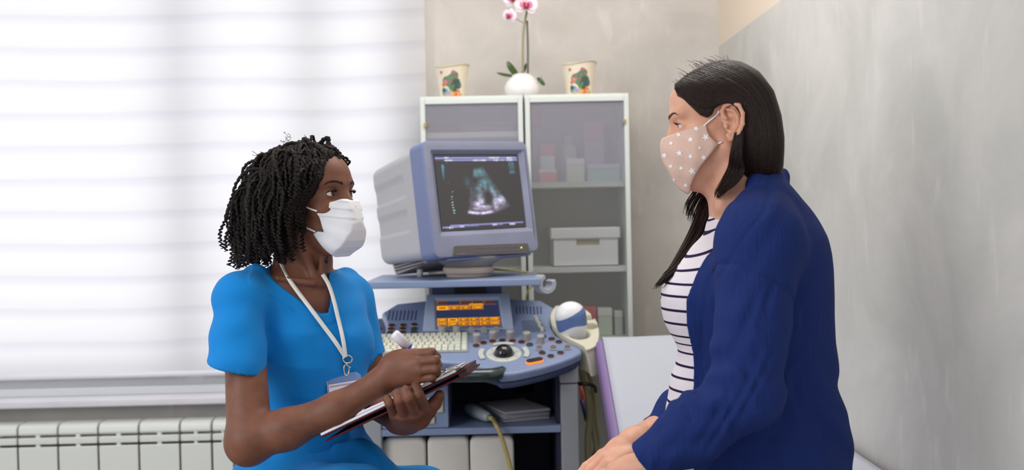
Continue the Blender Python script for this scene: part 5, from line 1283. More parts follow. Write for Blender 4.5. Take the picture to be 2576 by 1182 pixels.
def pleat(p):
    l = NH.loc(p); z = l[:, 2]+.25*(l[:, 0]-.08); o = 0
    for z0_ in (-.016, -.032, -.050): o = o+.0022*np.clip((z-z0_)/.0022, 0, 1)*np.clip((z0_+.016-z)/.013, 0, 1)
    return -o*np.clip((l[:, 0]-.01)/.03, 0, 1)+.0012*np.sin(l[:, 2]*160+l[:, 0]*90+l[:, 1]*60)*np.clip((-.055-l[:, 2])/.01, 0, 1)
mk.fn(pleat, NH.o, 1, 0, 'd')
mk.fn(lambda p: poly_sd(NH.loc(p)[:, [0, 2]], npw)*.9, NH.o, .3, .003, 'i')
v, f = sdf_mesh(mk, NH.o+V(-.03, -.13, -.15), NH.o+V(.14, .10, .03), .0016)
mask1 = mesh_obj('face_mask', v, f, m_mask, nurse, True)
mkf = Fld(); mkf.ops = body.ops
b = MB(); m_el = mat('elastic_white', (238, 238, 240), 0.6)
for pts in ([(797, 531), (785, 527), (770, 521), (750, 513)], [(793, 583), (775, 575), (757, 567), (738, 560)]):
    b = MB(); b.tube(spline(hits(body, pts, .004), 14), .0018, 8); b.build('ear_loop', m_el, mask1, True)
b = MB(); ms = [(800, 523), (820, 519), (845, 514), (870, 510), (884, 509)]
# ---------------------------------------------------------------- lanyard and badge
torso = Fld(); torso.ops = scr.ops+[o for o in body.ops if o[0] != 'i']
lan = thing('badge_lanyard', 'white neck lanyard with metal hook and clear badge holder on the blue scrub top', 'lanyard', P(870, 960, 2.05))
m_rib = mat('lanyard_white', (228, 228, 224), 0.6)
def ribbon(pts, w_, name, m_, par):
    P3 = hits(torso, np.array(spline([(*q, 0) for q in pts], 26))[:, :2], .004)
    for _ in range(3): P3[1:-1] = P3[1:-1]*.5+(P3[2:]+P3[:-2])*.25
    N = len(P3); v = []
    for i in range(N):
        T = P3[min(i+1, N-1)]-P3[max(i-1, 0)]; T /= np.linalg.norm(T); S = np.cross(T, nb_f); S /= np.linalg.norm(S)
        for sgn in (-1, 1):
            for o in (0, .0012): v.append(P3[i]+S*sgn*w_/2+nb_f*o)
    f = []
    for i in range(N-1):
        a = i*4; c = a+4; f += [(a+1, a+3, c+3, c+1), (a+2, a, c, c+2), (a, a+1, c+1, c), (a+3, a+2, c+2, c+3)]
    mesh_obj(name, v, f, m_, par, True)
    return P3
r1 = ribbon([(706, 661), (718, 688), (740, 722), (775, 768), (812, 818), (845, 862), (868, 898)], .0085, 'strap', m_rib, lan)
r2 = ribbon([(811, 690), (825, 712), (838, 750), (850, 800), (862, 850), (869, 898)], .0085, 'strap', m_rib, lan)
rc = P(874, 903, hit(scr, 874, 903)[1]-.006); m_met = mat('metal_clip', (196, 190, 180), 0.25, 0.95)
ex_ = np.cross(nb_f, V(0, 0, 1)); ex_ = -ex_/np.linalg.norm(ex_)
def ring(c, rx_, rz_, r, tilt=0):
    a = np.linspace(0, 2*math.pi, 33); b = MB(); ct_, s_t = math.cos(tilt), math.sin(tilt)
    pts = [c+ex_*(rx_*math.cos(t)*ct_-rz_*math.sin(t)*s_t)+V(0, 0, 1)*(rx_*math.cos(t)*s_t+rz_*math.sin(t)*ct_) for t in a]
    b.tube(pts, r, 8, cap=False); return b
b = ring(rc, .0105, .0078, .0018, -.25); b.build('hook_ring', m_met, lan, True)
c2_ = P(871, 925, hit(scr, 871, 925)[1]-.008); b = ring(c2_+V(0, 0, -.004), .0058, .011, .0016, .05)
b.tube([rc+V(-.001, 0, -.008), c2_+V(0, 0, .012), c2_+V(0, 0, .004)], [.003, .0042, .002], 10); b.tube([c2_+V(.004, 0, .004), c2_+V(.009, 0, .0)], .0012, 6); b.build('swivel_clip', m_met, lan, True)
bc = [P(*q) for q in ((830, 946, 2.062), (916, 931, 2.118), (917, 1035, 2.118), (831, 1048, 2.062))]
bc[0] = P(830, 946, hit(scr, 850, 960)[1]-.010); bc[3] = P(831, 1050, bc[0][1]); bc[1] = P(917, 932, hit(scr, 895, 950)[1]-.008); bc[2] = P(918, 1036, bc[1][1])
bx_ = bc[1]-bc[0]; bw = np.linalg.norm(bx_); bx_ /= bw; bz_ = bc[0]-bc[3]; bh = np.linalg.norm(bz_); bz_ -= bx_*(bz_@bx_); bz_ /= np.linalg.norm(bz_); by_ = np.cross(bz_, bx_)
M = frame(bc[3], bx_, bz_, np.cross(bx_, bz_))
m_vin = hazy('clear_vinyl', (150, 175, 220), 0.45)
MB().prism([(0, 0), (bw, 0), (bw, bh-.008), (bw-.008, bh), (.002, bh), (0, bh-.003)], -.0008, .0008, M=M).build('badge_holder', m_vin, lan)
MB().box(.003, bw-.003, .003, bh-.017, .0010, .0016, M=M).build('badge_card', mat('card_white', (226, 222, 234), 0.5), lan)
b = MB(); b.box(.005, bw-.006, bh-.0235, bh-.020, .0017, .0019, M=M); b.box(.022, .030, bh-.048, bh-.046, .0017, .0019, M=M); b.box(.0, .0015, 0, bh-.004, .0009, .0014, M=M)
b.build('card_print', mat('card_grey_print', (168, 164, 176), 0.5), lan)
# ---------------------------------------------------------------- clipboard and pen
cb = thing('clipboard', 'dark red clipboard with white sheets held in front of the woman in scrubs', 'clipboard', P(990, 1010, 1.98))
cA, cB = P(806, 1098, 1.965), P(1172, 925, 1.955); ux = cB-cA; CLn = np.linalg.norm(ux); ux /= CLn
# the board tilts so that it is seen almost edge-on
vy_ = (P(990, 1010, 2.0)-CAM); vy_ /= np.linalg.norm(vy_); wz = np.cross(ux, vy_); wz /= np.linalg.norm(wz)
if wz[2] < 0: wz = -wz
dvec = np.cross(wz, ux); dvec = dvec if dvec[1] > 0 else -dvec
ang = math.radians(1.6); d2_ = dvec*math.cos(ang)+wz*math.sin(ang); w2_ = np.cross(ux, d2_); w2_ = w2_ if w2_[2] > 0 else -w2_
M = frame(cA, ux, d2_, w2_) if np.dot(np.cross(ux, d2_), w2_) > 0 else frame(cA, ux, d2_, w2_)
m_red = mat('cover_dark_red', (74, 18, 32), 0.55, spec=0.2); m_pap = mat('paper_white', (240, 240, 248), 0.6)
MB().prism(rrect(0, CLn, 0, .225, .008), -.0035, .0, M=M).build('board', m_red, cb, bevel=0.001)
MB().prism(rrect(.004, CLn+.004, -.001, .225, .008), -.0135, -.0100, M=M).build('folded_cover', m_red, cb, bevel=0.001)
MB().box(CLn-.018, CLn-.002, .005, .22, -.0100, -.0035, M=M).build('spine', mat('spine_black', (26, 12, 18), .5), cb)
MB().box(.001, CLn-.020, .004, .214, .0004, .0052, M=M).build('paper_sheets', m_pap, cb, bevel=0.0006)
b = MB(); b.box(CLn-.046, CLn-.006, .004, .10, .0054, .0070, M=M)
b.build('clip_plate', m_met, cb, bevel=0.001)
b = MB()
for y_ in (.006, .06):
    q = [M[:3, :3]@V(CLn-.050+x, y_, z)+M[:3, 3] for x, z in ((.0, .0055), (.004, .009), (.012, .0112), (.022, .0105), (.030, .008), (.034, .006))]; b.tube(spline(q, 16), .0014, 6)
q = [M[:3, :3]@V(CLn-.049, y_, .0085)+M[:3, 3] for y_ in (.006, .09)]; b.tube(q, .0014, 6); q = [M[:3, :3]@V(CLn-.036, y_, .0115)+M[:3, 3] for y_ in (.006, .06)]; b.tube(q, .0016, 6)
b.build('clip_wire', m_met, cb, True)
b = MB(); MB().box(CLn-.085, CLn-.070, .012, .05, .0055, .0066, M=M).build('paper_tab', m_pap, cb)
pen = thing('pen', 'white marker pen with a blue ring held upright in the writing hand', 'pen', P(1080, 930, 2.0))
pa, pbt, ptip = P(991, 838, 1.985), P(1033, 880, 1.995), P(1093, 941, 2.010); px_ = (ptip-pa)/np.linalg.norm(ptip-pa)
MB().tube([pa, pa+px_*.003, pa+px_*.010, pa+px_*.036], [.0075, .0092, .0096, .0088], 20).build('pen_cap_end', mat('pen_white', (236, 232, 242), .3, coat=.3), pen, True)
MB().tube([pa+px_*.0362, pa+px_*.040], [.0089, .0087], 20).build('blue_ring', mat('pen_blue', (40, 70, 210), .3), pen, True)
MB().tube([pa+px_*.0402, pa+px_*.088, pa+px_*.100, ptip-px_*.004, ptip], [.0080, .0072, .005, .002, .0006], 20).build('pen_barrel', mat('pen_body', (226, 222, 238), .3), pen, True)
# ---------------------------------------------------------------- PATIENT on the couch, facing left
PY_ = 1.95
m_skin2 = skin_mat('skin_light', (222, 172, 146), (208, 150, 124), 0.45, 0.15)
pat = thing('person', 'dark-haired woman in navy cardigan and striped top with a starred mask, sitting on the couch', 'person', P(1900, 1182, PY_)*V(1, 1, 0))
PH = Head(P(1813, 302, PY_), (-0.985, 0.17), -8, 1.0)
bod = Fld(); PH.build(bod, True, ((-.015, 0, .022), (.084, .069, .070)))
bod.cone(P(1852, 400, 1.955), P(1884, 540, 1.965), .051, .058, .02)
bod.cone(P(1802, 455, 1.955), P(1835, 440, 1.95), .028, .040, .03)
bod.cone(P(1850, 395, 1.90), P(1815, 520, 1.915), .010, .011, .020)
# torso outline from the shirt, lateral half depth b
def prow(py, xl_, xr_, b, Y=PY_): a_, c_ = P(xl_, py, Y), P(xr_, py, Y); return (P((xl_+xr_)/2, py, Y)[2], (a_[0]+c_[0])/2, Y, (c_[0]-a_[0])/2, b, 0)
PS = [prow(528, 1808, 1950, .058), prow(545, 1800, 1965, .075), prow(560, 1790, 1985, .095), prow(590, 1770, 2010, 0.107), prow(620, 1742, 2035, 0.125), prow(650, 1718, 2052, 0.136), prow(680, 1692, 2064, 0.139), prow(710, 1672, 2070, 0.138), prow(740, 1664, 2073, 0.136), prow(775, 1665, 2074, 0.132), prow(810, 1673, 2074, 0.127), prow(840, 1690, 2073, 0.122),
      prow(870, 1708, 2073, 0.120), prow(895, 1708, 2075, 0.120), prow(920, 1698, 2078, 0.122), prow(960, 1686, 2082, 0.126), prow(1000, 1679, 2088, 0.131), prow(1050, 1675, 2096, 0.136), prow(1100, 1672, 2104, 0.142), prow(1182, 1662, 2115, 0.150), prow(1260, 1650, 2120, 0.155)]
bod.stack([(z, x, y, a-.012, b-.012, w_) for z, x, y, a, b, w_ in PS], .03)
bod.cone(P(1880, 540, 1.96), P(1900, 575, 1.96), .060, .085, .04)
# hands: far hand lies over the near wrist, both on her lap
fw = P(1650, 1085, 2.04); fwr = P(1596, 1112, 2.00)
bod.cone(fw, fwr, .030, .0245, .02); bod.cone(fwr, P(1560, 1132, 1.96), .0245, .0250, .02)
fk = [P(1516, 1146, 1.955), P(1524, 1150, 1.930), P(1534, 1160, 1.910), P(1546, 1170, 1.895)]
for i, q in enumerate(fk): bod.cone(P(1566, 1134, 1.965)+V(0, -.010*i, -.004*i), q, .019, (.0125, .0122, .0115, .0105)[i], .012)
for i, q in enumerate(fk):
    r = (.0100, .0100, .0094, .0085)[i]; a = q+V(-.030+.004*i, -.004, -.020); b2 = a+V(-.018, -.002, -.020); c = b2+V(-.010, 0, -.020); chain(bod, [q, a, b2, c], [r*1.15, r, r*.92, r*.8], .003)
chain(bod, [P(1588, 1146, 1.94), P(1552, 1163, 1.915), P(1528, 1172, 1.90), P(1512, 1186, 1.895)], [.016, .0125, .0108, .0088], .008)
nw0, nw1 = P(1655, 1166, 1.755), P(1592, 1186, 1.78)
bod.cone(nw0, nw1, .0275, .0245, .02); bod.cone(nw1, P(1560, 1192, 1.80), .0245, .026, .02)
nk = [P(1520, 1196, 1.845), P(1512, 1204, 1.825), P(1510, 1214, 1.805), P(1514, 1226, 1.79)]
for i, q in enumerate(nk): bod.cone(P(1562, 1196, 1.805)+V(0, .006-.006*i, -.004*i), q, .018, (.0122, .0120, .0112, .010)[i], .012)
for i, q in enumerate(nk):
    r = (.0098, .0098, .0092, .0083)[i]; a = q+V(-.032, .008, -.012); b2 = a+V(-.020, .008, -.014); c = b2+V(-.012, .004, -.014); chain(bod, [q, a, b2, c], [r*1.15, r, r*.92, r*.8], .003)
lo2 = V(P(1475, 1100, 1.95)[0]-.05, 1.72, P(1600, 1262, 1.9)[2]-.04); hi2 = V(P(2140, 600, 1.95)[0], 2.16, PH.o[2]+.13)
v, f = sdf_mesh(bod, lo2, hi2, .0034, [(PH.o+V(-.135, -.12, -.145), PH.o+V(.13, .12, .12), .0017), (V(P(1480, 1100, 1.95)[0]-.05, 1.74, lo2[2]+.01), V(P(1640, 1100, 1.95)[0], 2.06, P(1600, 1095, 1.9)[2]), .0017)])
mesh_obj('body', v, f, m_skin2, pat, True)
eyes(PH, pat, (-.96, .2, -.16), (54, 34, 22))
m_hair2 = mat('hair_dark_brown', (36, 19, 13), 0.30, spec=0.28, noise=0.45, nscale=30, bump=0.5, bscale=160, stretch=(9, 9, 1.2))
brows(PH, pat, mat('brow_brown', (70, 48, 40), 0.7), bod, .0006, 40)
# striped top
ms_ = bpy.data.materials.new('striped_jersey'); ms_.use_nodes = True; nt = ms_.node_tree; b_ = nt.nodes['Principled BSDF']; b_.inputs['Roughness'].default_value = 0.85; b_.inputs['Specular IOR Level'].default_value = .2
ge = nt.nodes.new('ShaderNodeTexCoord'); at = nt.nodes.new('ShaderNodeAttribute'); at.attribute_name = 'stripe'
r_ = nt.nodes.new('ShaderNodeValToRGB'); e = r_.color_ramp.elements; e[0].position = .085; e[0].color = lin((30, 20, 58)); e[1].position = .105; e[1].color = lin((226, 218, 224))
m1_ = nt.nodes.new('ShaderNodeMath'); m1_.operation = 'FRACT'; nt.links.new(at.outputs['Fac'], m1_.inputs[0])
m2_ = nt.nodes.new('ShaderNodeMath'); m2_.operation = 'SUBTRACT'; m2_.inputs[1].default_value = .5; nt.links.new(m1_.outputs[0], m2_.inputs[0])
m3_ = nt.nodes.new('ShaderNodeMath'); m3_.operation = 'ABSOLUTE'; nt.links.new(m2_.outputs[0], m3_.inputs[0]); nt.links.new(m3_.outputs[0], r_.inputs[0]); nt.links.new(r_.outputs[0], b_.inputs['Base Color'])
sh = Fld(); sh.stack(PS, .01)
sh.cone(P(1872, 548, 1.96), P(1868, 524, 1.958), .064, .058, .02)
sh.fn(lambda p: .0014*np.sin(p[:, 2]*70+p[:, 0]*40)*np.sin(p[:, 0]*60+p[:, 2]*15), PH.o, 3, 0, 'd')
sh.fn(lambda p: (lambda q: np.maximum(np.linalg.norm(q[:, :2], axis=1)-.054, np.abs(q[:, 2])-.05))(p-P(1866, 500, 1.96)), P(1866, 500, 1.96), .1, .003, 's')
v, f = sdf_mesh(sh, V(P(1640, 600, 1.95)[0], 1.74, lo2[2]), V(P(2125, 600, 1.95)[0], 2.16, P(1850, 518, 1.95)[2]), .003)
so = mesh_obj('striped_top', v, f, ms_, pat, True)
# stripe rows at measured heights (as z on the front of the body), lifting a little towards the collar
ys = np.array([525, 557, 581, 604, 628, 655, 681, 713, 742, 778, 812, 845, 865, 887, 920, 949, 981, 1014, 1049, 1084, 1118, 1152, 1186, 1220, 1254]); zs_ = np.array([P(1700, y, 1.92)[2] for y in ys])
zq = v[:, 2]-.18*np.clip(v[:, 2]-P(1700, 690, 1.95)[2], 0, 1)*0; xq = v[:, 0]-P(1700, 600, 1.95)[0]
zq = v[:, 2]+np.where(v[:, 2] > zs_[6], -.42, -.03)*0*xq
up_ = np.clip((v[:, 2]-P(1700, 720, 1.95)[2])/.10, 0, 1); zq = v[:, 2]-up_*.55*np.clip(xq, 0, .2)
ph = np.interp(-zq, -zs_, np.arange(len(zs_))); dd_ = np.abs(ph-np.round(ph)); wz_ = .5-dd_   # .5 at a stripe centre
st_ = 1-(wz_-.5+.5)*1.0
val = dd_/.5*1.0; val = np.where(v[:, 2] > P(1850, 542, 1.95)[2], 1.0, ph+.5+1)
a_ = so.data.attributes.new('stripe', 'FLOAT', 'POINT'); a_.data.foreach_set('value', val.astype(np.float32))
# cardigan
m_card = bpy.data.materials.new('cardigan_navy'); m_card.use_nodes = True; nt = m_card.node_tree; b_ = nt.nodes['Principled BSDF']; b_.inputs['Base Color'].default_value = lin((27, 47, 108)); b_.inputs['Roughness'].default_value = .85;  b_.inputs['Specular IOR Level'].default_value = .2
tc = nt.nodes.new('ShaderNodeTexCoord'); mp = nt.nodes.new('ShaderNodeMapping'); mp.inputs['Scale'].default_value = (1, 1, .16); nt.links.new(tc.outputs['Object'], mp.inputs[0])
wv_ = nt.nodes.new('ShaderNodeTexNoise'); wv_.inputs['Scale'].default_value = 70; wv_.inputs['Detail'].default_value = 2; wv_.inputs['Distortion'].default_value = .8; nt.links.new(mp.outputs[0], wv_.inputs['Vector'])
kn_ = nt.nodes.new('ShaderNodeTexNoise'); kn_.inputs['Scale'].default_value = 900; nt.links.new(tc.outputs['Object'], kn_.inputs['Vector'])
am_ = nt.nodes.new('ShaderNodeMath'); am_.operation = 'MULTIPLY_ADD'; am_.inputs[1].default_value = .25; nt.links.new(kn_.outputs['Fac'], am_.inputs[0]); nt.links.new(wv_.outputs['Fac'], am_.inputs[2])
bp_ = nt.nodes.new('ShaderNodeBump'); bp_.inputs['Strength'].default_value = .85; bp_.inputs['Distance'].default_value = .006; nt.links.new(am_.outputs[0], bp_.inputs['Height']); nt.links.new(bp_.outputs[0], b_.inputs['Normal'])
cg = Fld()
def crow(py, xl_, xr_, b): return prow(py, xl_, xr_, b)
CS = [crow(440, 1893, 1966, .050), crow(455, 1868, 1972, .056), crow(475, 1852, 1990, .066), crow(500, 1835, 2010, .082), crow(530, 1815, 2036, 0.094), crow(560, 1792, 2054, 0.117), crow(600, 1766, 2073, 0.139), crow(640, 1728, 2082, 0.150), crow(680, 1686, 2087, 0.153), crow(740, 1655, 2090, 0.151), crow(800, 1658, 2091, 0.146), crow(860, 1680, 2094, 0.141), crow(900, 1685, 2099, 0.141),
      crow(960, 1676, 2106, 0.146), crow(1000, 1670, 2112, 0.151), crow(1050, 1666, 2120, 0.158), crow(1100, 1664, 2129, 0.165), crow(1182, 1650, 2141, .172), crow(1260, 1640, 2150, .178)]
cg.stack(CS, .02)
S0, E0, C0 = P(1912, 600, 1.805), P(1874, 985, 1.715), P(1626, 1168, 1.745)
cg.cone(P(1925, 520, 1.87), S0, .050, .070, .05); cg.cone(S0, S0*.66+E0*.34, .072, .0655, .025); cg.cone(S0*.70+E0*.30, E0, .0675, .0575, .004); cg.cone(E0, E0*.5+C0*.5, .0570, .0500, .012); cg.cone(E0*.5+C0*.5, C0, .0500, .0395, .03)
cg.ell(E0+V(.004, 0, -.010), (.058, .055, .050), None, .012)
cg.cone(P(1800, 950, 2.12), P(1700, 1045, 2.08), .055, .042, .03); cg.cone(P(1700, 1045, 2.08), P(1650, 1088, 2.045), .040, .0330, .02)
au = (E0-S0)/np.linalg.norm(E0-S0); av = (C0-E0)/np.linalg.norm(C0-E0)
oe = [(430, 1915), (448, 1903), (462, 1893), (500, 1868), (535, 1842), (570, 1812), (600, 1790), (650, 1762), (700, 1740), (760, 1727), (830, 1725), (900, 1729), (960, 1733), (1030, 1741), (1100, 1748), (1182, 1752), (1270, 1754)]
oz = np.array([P(x, y, 1.82)[2] for y, x in oe]); ox = np.array([P(x, y, 1.82)[0] for y, x in oe])
def rip(p):
    nearm = np.clip((1.83-p[:, 1])/.03, 0, 1)
    t = (p-S0)@au; x = p[:, 0]-(S0[0]+au[0]*t)
    w1 = np.sin(t*19+x*23+1)+np.sin(t*47+x*31+2.2*np.sin(x*25)); w2 = np.sin(t*9+x*60)
    low = np.clip((t-.085)/.02, 0, 1)
    o = nearm*low*.0020*np.sin(x*165+2.4*w1)*(.6+.4*w2)+nearm*.0016*np.sin(t*52+x*70+1.5*w2)
    o = o+.0028*np.exp(-((t-.085-.35*x)/.0035)**2)*nearm*(np.abs(x) < .075)
    cr = P(1800, 965, 1.70); r = np.linalg.norm(p-cr, axis=1); o = o+.0034*np.exp(-(r/.075)**2)*np.sin((p-cr)@V(.62, 0, .78)*150+2*np.sin(x*60)+p[:, 1]*20)
    fa = np.clip(((p-E0)@av-.04)/.05, 0, 1)*nearm; o = o+fa*.0014*np.sin((p-E0)@av*70+3*np.sin(((p-E0)@np.cross(av, V(0, 1, 0)))*50))
    bk = np.clip((p[:, 0]-P(1955, 900, 1.95)[0])/.05, 0, 1)*np.clip((P(2000, 860, 1.95)[2]-p[:, 2])/.08, 0, 1)
    q = p[:, 0]*.85+p[:, 2]*.62; o = o+bk*(.0050*np.sin(q*52+1.2*np.sin(p[:, 2]*14))+.0018*np.sin(q*120+2*np.sin(p[:, 2]*21)))
    fp_ = (1-nearm)*np.clip((P(1815, 600, 1.95)[0]-p[:, 0])/.03, 0, 1); o = o+fp_*.0028*np.sin(p[:, 0]*130+1.6*np.sin(p[:, 2]*11))
    de = p[:, 0]-np.interp(p[:, 2], oz[::-1], ox[::-1]); o = o+.0022*np.exp(-((de-.034)/.003)**2)*(p[:, 1] < 1.95)
    return o
cg.fn(rip, PH.o, 3, 0, 'd')
# front opening: near and far edges of the cardigan hang along this line
Csl = [(S0, E0, .078), (E0, C0, .066), (P(1800, 950, 2.12), P(1650, 1088, 2.045), .058)]
def opening(p):
    d = p[:, 0]-np.interp(p[:, 2], oz[::-1], ox[::-1])-.05*np.clip((p[:, 1]-1.85)/.05, 0, 1)
    for a, b, r in Csl:
        ba = b-a; side = p[:, 1] > 2.0 if a[1] > 2 else p[:, 1] < 1.86; h = np.clip((p-a)@ba/(ba@ba), .45 if a[1] > 2 else -.1, 1.1); dist = np.linalg.norm(p-a-h[:, None]*ba, axis=1)-r; d = np.where(side, np.maximum(d, -dist), d)
    # keep cloth only where it is torso cloth
    return d
cg.fn(opening, PH.o, 3, .003, 's')
# folded collar band
cc = P(1900, 500, 1.95)
cg.cone(P(1962, 446, 1.955), P(1905, 462, 1.895), .018, .016, .015); cg.cone(P(1905, 462, 1.895), P(1862, 535, 1.845), .014, .010, .02)
# neck hole
cg.fn(lambda p: (lambda q: np.maximum(np.linalg.norm(q[:, :2]/V(.056, .055), axis=1)*.055-.055, np.abs(q[:, 2])-.06))(p-P(1878, 455, 1.958)), P(1878, 455, 1.958), .12, .004, 's')
cuf = C0+av*.0; cg.fn(lambda p: np.maximum(-((p-C0)@av), np.linalg.norm(p-C0, axis=1)-.08), C0, .1, .002, 's')
c2f = P(1650, 1088, 2.045); a2f = c2f-P(1700, 1045, 2.08); a2f /= np.linalg.norm(a2f)
cg.fn(lambda p: np.maximum(-((p-c2f)@a2f)*-1*-1, np.linalg.norm(p-c2f-a2f*.03, axis=1)-.07), c2f, .12, .002, 's')
v, f = sdf_mesh(cg, V(P(1600, 1150, 1.75)[0]-.03, 1.64, lo2[2]), V(P(2150, 600, 1.95)[0]+.03, 2.20, P(1900, 425, 1.95)[2]), .0032)
mesh_obj('cardigan', v, f, m_card, pat, True)
# jeans: lap, thighs over the couch edge
jn = Fld(); hp_ = V(P(1900, 1200, 1.95)[0], 1.95, CH+.10)
for sg in (-1, 1):
    h0 = V(P(1960, 1200, 1.95)[0]-.05, 1.95+sg*.10, CH+.060); k0_ = h0+V(-.42, sg*.04-.04, -.055); jn.cone(h0, k0_, .080, .060, .05); jn.cone(k0_, V(k0_[0]-.03, k0_[1], .12), .060, .048, .03)
m_jean = mat('denim', (44, 54, 84), .85, noise=.15, nscale=40)
jz = P(1490, 1182, 1.9)[2]
v, f = sdf_mesh(jn, V(hp_[0]-.66, 1.62, .07), V(hp_[0]+.14, 2.28, CH+.20), .006)
# the couch reaches under her; her knees come over its front edge
mesh_obj('jeans', v, f, m_jean, pat, True)
# starred mask
m_star = mat('star_white', (240, 240, 244), .7); m_mk2 = mat('mask_beige_cotton', (218, 184, 168), .8, noise=.05, nscale=30, bump=.2, bscale=60)
m2 = Fld(); m2.ell(PH.W(.034, 0, -.040), V(.058, .0655, .076), PH.R, .02); m2.cone(PH.W(.112, 0, -.022), PH.W(.086, 0, -.10), .022, .032, .03); m2.ell(PH.W(.060, 0, -.060), (.052, .058, .062), PH.R, .04)
mp_ = [(1665, 350, 0), (1661, 362, 0), (1661, 378, 0), (1663, 396, 0), (1670, 412, 0), (1682, 432, 0), (1697, 462, 0), (1712, 478, 0), (1730, 489, .005), (1737, 484, .01), (1738, 468, .02), (1746, 448, .03), (1761, 422, .04), (1782, 395, .05), (1809, 362, .062), (1797, 353, .062), (1786, 343, .062), (1780, 330, .062), (1777, 311, .06), (1756, 316, .055), (1720, 328, .04), (1692, 339, .02)]
mpw = np.array([PH.HL(*q) for q in mp_])
m2.fn(lambda p: .0013*np.sin(PH.loc(p)@V(60, 30, 110))*np.sin(PH.loc(p)@V(150, 20, -60)), PH.o, 1, 0, 'd')
m2.fn(lambda p: poly_sd(PH.loc(p)[:, [0, 2]], mpw)*.9, PH.o, .3, .003, 'i')
v, f = sdf_mesh(m2, PH.o+V(-.16, -.10, -.16), PH.o+V(.04, .12, .05), .0017)
mask2 = mesh_obj('face_mask', v, f, m_mk2, pat, True)
b = MB(); stars = [(1751, 323, 7), (1775, 345, 10), (1737, 351, 8), (1688, 360, 6), (1707, 339, 6), (1709, 385, 8.5), (1671, 391, 8), (1737, 393.5, 7), (1770, 396, 7.5), (1687, 418, 6), (1713.5, 422.6, 6.5), (1741, 430, 10), (1695, 453, 5), (1725, 466, 6.5), (1760, 372, 5)]
for i, (sx, sy, sr) in enumerate(stars):
    a0 = .4*i; pts = [(sx, sy)]
    for k in range(10): r = sr*(1.05 if k % 2 == 0 else .45); t = a0+k*math.pi/5; pts.append((sx+r*math.cos(t), sy+r*math.sin(t)))
    p3 = hits(m2, pts, .0004, 1.7, 2.2); b.add(p3, [(0, 1+k, 1+(k+1) % 10) for k in range(10)])
b.build('star_print', m_star, mask2)
b = MB()
for pts in ([(1770, 317), (1786, 303), (1796, 295), (1804, 288), (1808, 281)], [(1806, 361), (1812, 359), (1816, 357)]):
    b = MB(); b.tube(spline(hits(bod, pts, .002, 1.7, 2.2), 12), .0015, 8); b.build('ear_loop', m_el, mask2, True)
# hair
hm2 = Fld(); hm2.ell(PH.W(-.014, 0, .028), V(.1000, .083, .080), PH.R, 0); hm2.ell(PH.W(-.052, 0, -.035), V(.064, .075, .085), PH.R, .04); hm2.cone(PH.W(-.060, .0, -.06), P(1915, 455, 1.955), .062, .050, .03)
hm2.ell(PH.W(.060, 0, .062), (.030, .045, .022), PH.R, .02)
hpl = [(1697, 222, .02), (1704, 243, .035), (1716, 252, .04), (1740, 272, .05), (1762, 291, .06), (1780, 296, .07), (1792, 288, .07), (1798, 272, .075), (1824, 256, .08), (1848, 264, .085), (1862, 296, .085), (1862, 332, .085), (1850, 360, .08), (1842, 384, .07), (1848, 420, .065), (1868, 452, .06), (1900, 474, .05), (1962, 470, 0), (1967, 420, 0), (1967, 350, 0), (1961, 295, 0), (1942, 235, 0), (1905, 185, 0), (1862, 158, 0), (1825, 150, 0), (1790, 156, 0), (1745, 175, 0), (1712, 200, 0), (1696, 214, 0)]
hpw = np.array([PH.HL(*q) for q in hpl])
hm2.fn(lambda p: poly_sd(PH.loc(p)[:, [0, 2]], hpw)*.9, PH.o, .4, .006, 'i')
hb2 = MB(); v, f = sdf_mesh(hm2, PH.o+V(-.15, -.13, -.16), PH.o+V(.17, .13, .13), .0025)
rng = np.random.RandomState(5)
G = [[(1699, 226), (1722, 246), (1752, 268), (1788, 272), (1828, 248), (1864, 278), (1870, 340), (1856, 400), (1862, 440)],
     [(1700, 212), (1732, 226), (1775, 244), (1812, 236), (1854, 246), (1884, 296), (1888, 350), (1884, 400), (1882, 448)],
     [(1730, 186), (1765, 198), (1805, 212), (1845, 228), (1880, 252), (1905, 296), (1912, 350), (1910, 400), (1905, 452)],
     [(1780, 162), (1812, 172), (1850, 190), (1884, 214), (1914, 250), (1932, 298), (1938, 350), (1936, 400), (1930, 450)],
     [(1824, 153), (1856, 164), (1890, 184), (1918, 212), (1940, 250), (1953, 300), (1958, 350), (1957, 400), (1952, 446)]]
G = [np.array(spline([(*q, 0) for q in g], 20))[:, :2] for g in G]; allp = []; NS_ = 620
for i in range(NS_):
    t = rng.rand()*3.98; a = int(t); u = t-a; g = G[a]*(1-u)+G[a+1]*u; g = g+rng.normal(size=(1, 2))*1.2+np.stack([np.sin(np.linspace(0, 3, 20)+rng.rand()*6), np.cos(np.linspace(0, 4, 20)+rng.rand()*6)], 1)*1.5; allp.append(g)
P3 = hits(hm2, np.concatenate(allp), .0006, 1.7, 2.15, 160).reshape(NS_, 20, 3)
for s3 in P3:
    s3 = s3+V(0, -.0006-rng.rand()*.0016, 0)
    for _ in range(2): s3[1:-1] = s3[1:-1]*.5+(s3[2:]+s3[:-2])*.25
    r = .0010*np.ones(20); r[0] = r[-1] = .0003; hb2.tube(s3, r, 4, cap=False)
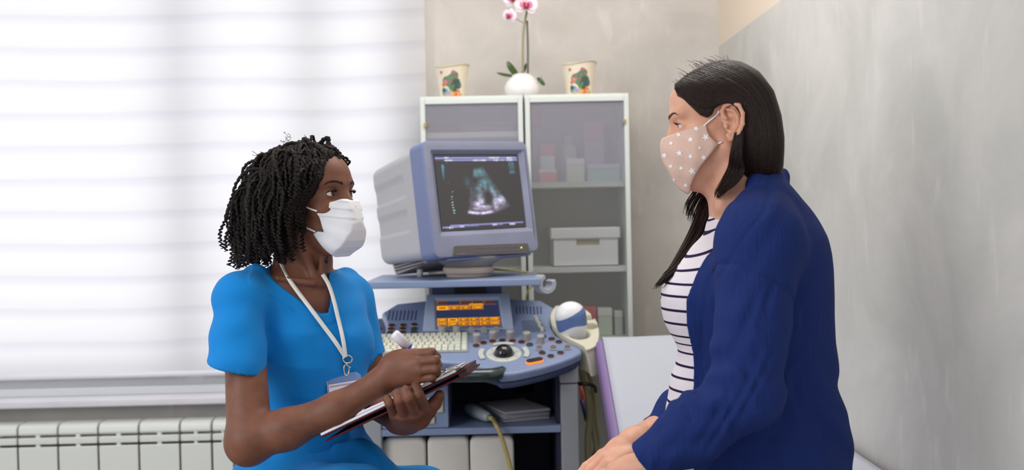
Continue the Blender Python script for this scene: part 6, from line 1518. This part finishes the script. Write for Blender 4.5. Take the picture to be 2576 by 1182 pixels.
# locks: behind the ear over the neck, and the long lock falling in front of the far shoulder
def lock(guides, n, rad, jit, taper=.35, K=22):
    for i in range(n):
        u = rng.rand(); a, b2 = guides; g = [np.array(p_)*(1-u)+np.array(q)*u for p_, q in zip(a, b2)]
        ln = 1-rng.rand()*.25; pts = spline([P(*q) for q in g], K)[:max(6, int(K*ln))]; k = len(pts); w0 = rng.normal(size=3)*jit
        tt_ = np.linspace(0, 1, k)[:, None]; pts = pts+w0*(.3+.7*tt_)+np.sin(tt_*5+rng.rand()*6)*rng.normal(size=3)*jit*.5
        hb2.tube(pts, rad*(1-(1-taper)*np.linspace(0, 1, k)**2), 4, cap=False)
lock(([(1849, 335, 1.865), (1838, 385, 1.868), (1832, 420, 1.885), (1818, 450, 1.888), (1800, 482, 1.895), (1800, 500, 1.90)], [(1866, 330, 1.86), (1866, 395, 1.862), (1872, 430, 1.87), (1850, 462, 1.87), (1826, 480, 1.88), (1804, 506, 1.90)]), 110, .0011, .0012)
lock(([(1775, 440, 2.035), (1768, 490, 2.04), (1752, 545, 2.035), (1728, 600, 2.01), (1686, 674, 1.965), (1664, 702, 1.95), (1642, 730, 1.945)], [(1832, 440, 2.03), (1826, 500, 2.03), (1812, 560, 2.02), (1788, 620, 2.00), (1726, 662, 1.955), (1690, 690, 1.935), (1664, 716, 1.935)]), 260, .0013, .0022)
lock(([(1758, 450, 2.03), (1744, 480, 2.03), (1726, 510, 2.03), (1720, 545, 2.03)], [(1780, 455, 2.03), (1772, 490, 2.03), (1752, 530, 2.03), (1740, 572, 2.03)]), 60, .0010, .002)
lock(([(1950, 430, 1.96), (1968, 440, 1.955), (1980, 455, 1.955), (1985, 468, 1.955)], [(1958, 425, 1.96), (1972, 432, 1.955), (1983, 445, 1.955), (1987, 462, 1.955)]), 10, .0006, .001)
lock(([(1680, 700, 1.95), (1668, 730, 1.95), (1660, 755, 1.955)], [(1690, 700, 1.95), (1672, 735, 1.95), (1664, 765, 1.955)]), 12, .0008, .001)
for i in range(46):
    x = rng.uniform(1700, 1850); y = np.interp(x, [1695, 1712, 1745, 1790, 1825, 1862], [216, 200, 176, 157, 151, 158])
    a = P(x, y+4, 1.95); L0 = rng.uniform(.006, .016); d = V(-.4+rng.normal()*.6, rng.normal()*.3, .8); hb2.tube(np.array([a+d*L0*t+V(-1, 0, 0)*L0*.5*t*t for t in np.linspace(0, 1, 7)]), .0003, 4, cap=False)
nb0 = len(hb2.v); hb2.v.extend(v.tolist()); hb2.f.extend((f+nb0).tolist()); hb2.m.extend([0]*len(f))
hb2.build('hair', m_hair2, pat, True)
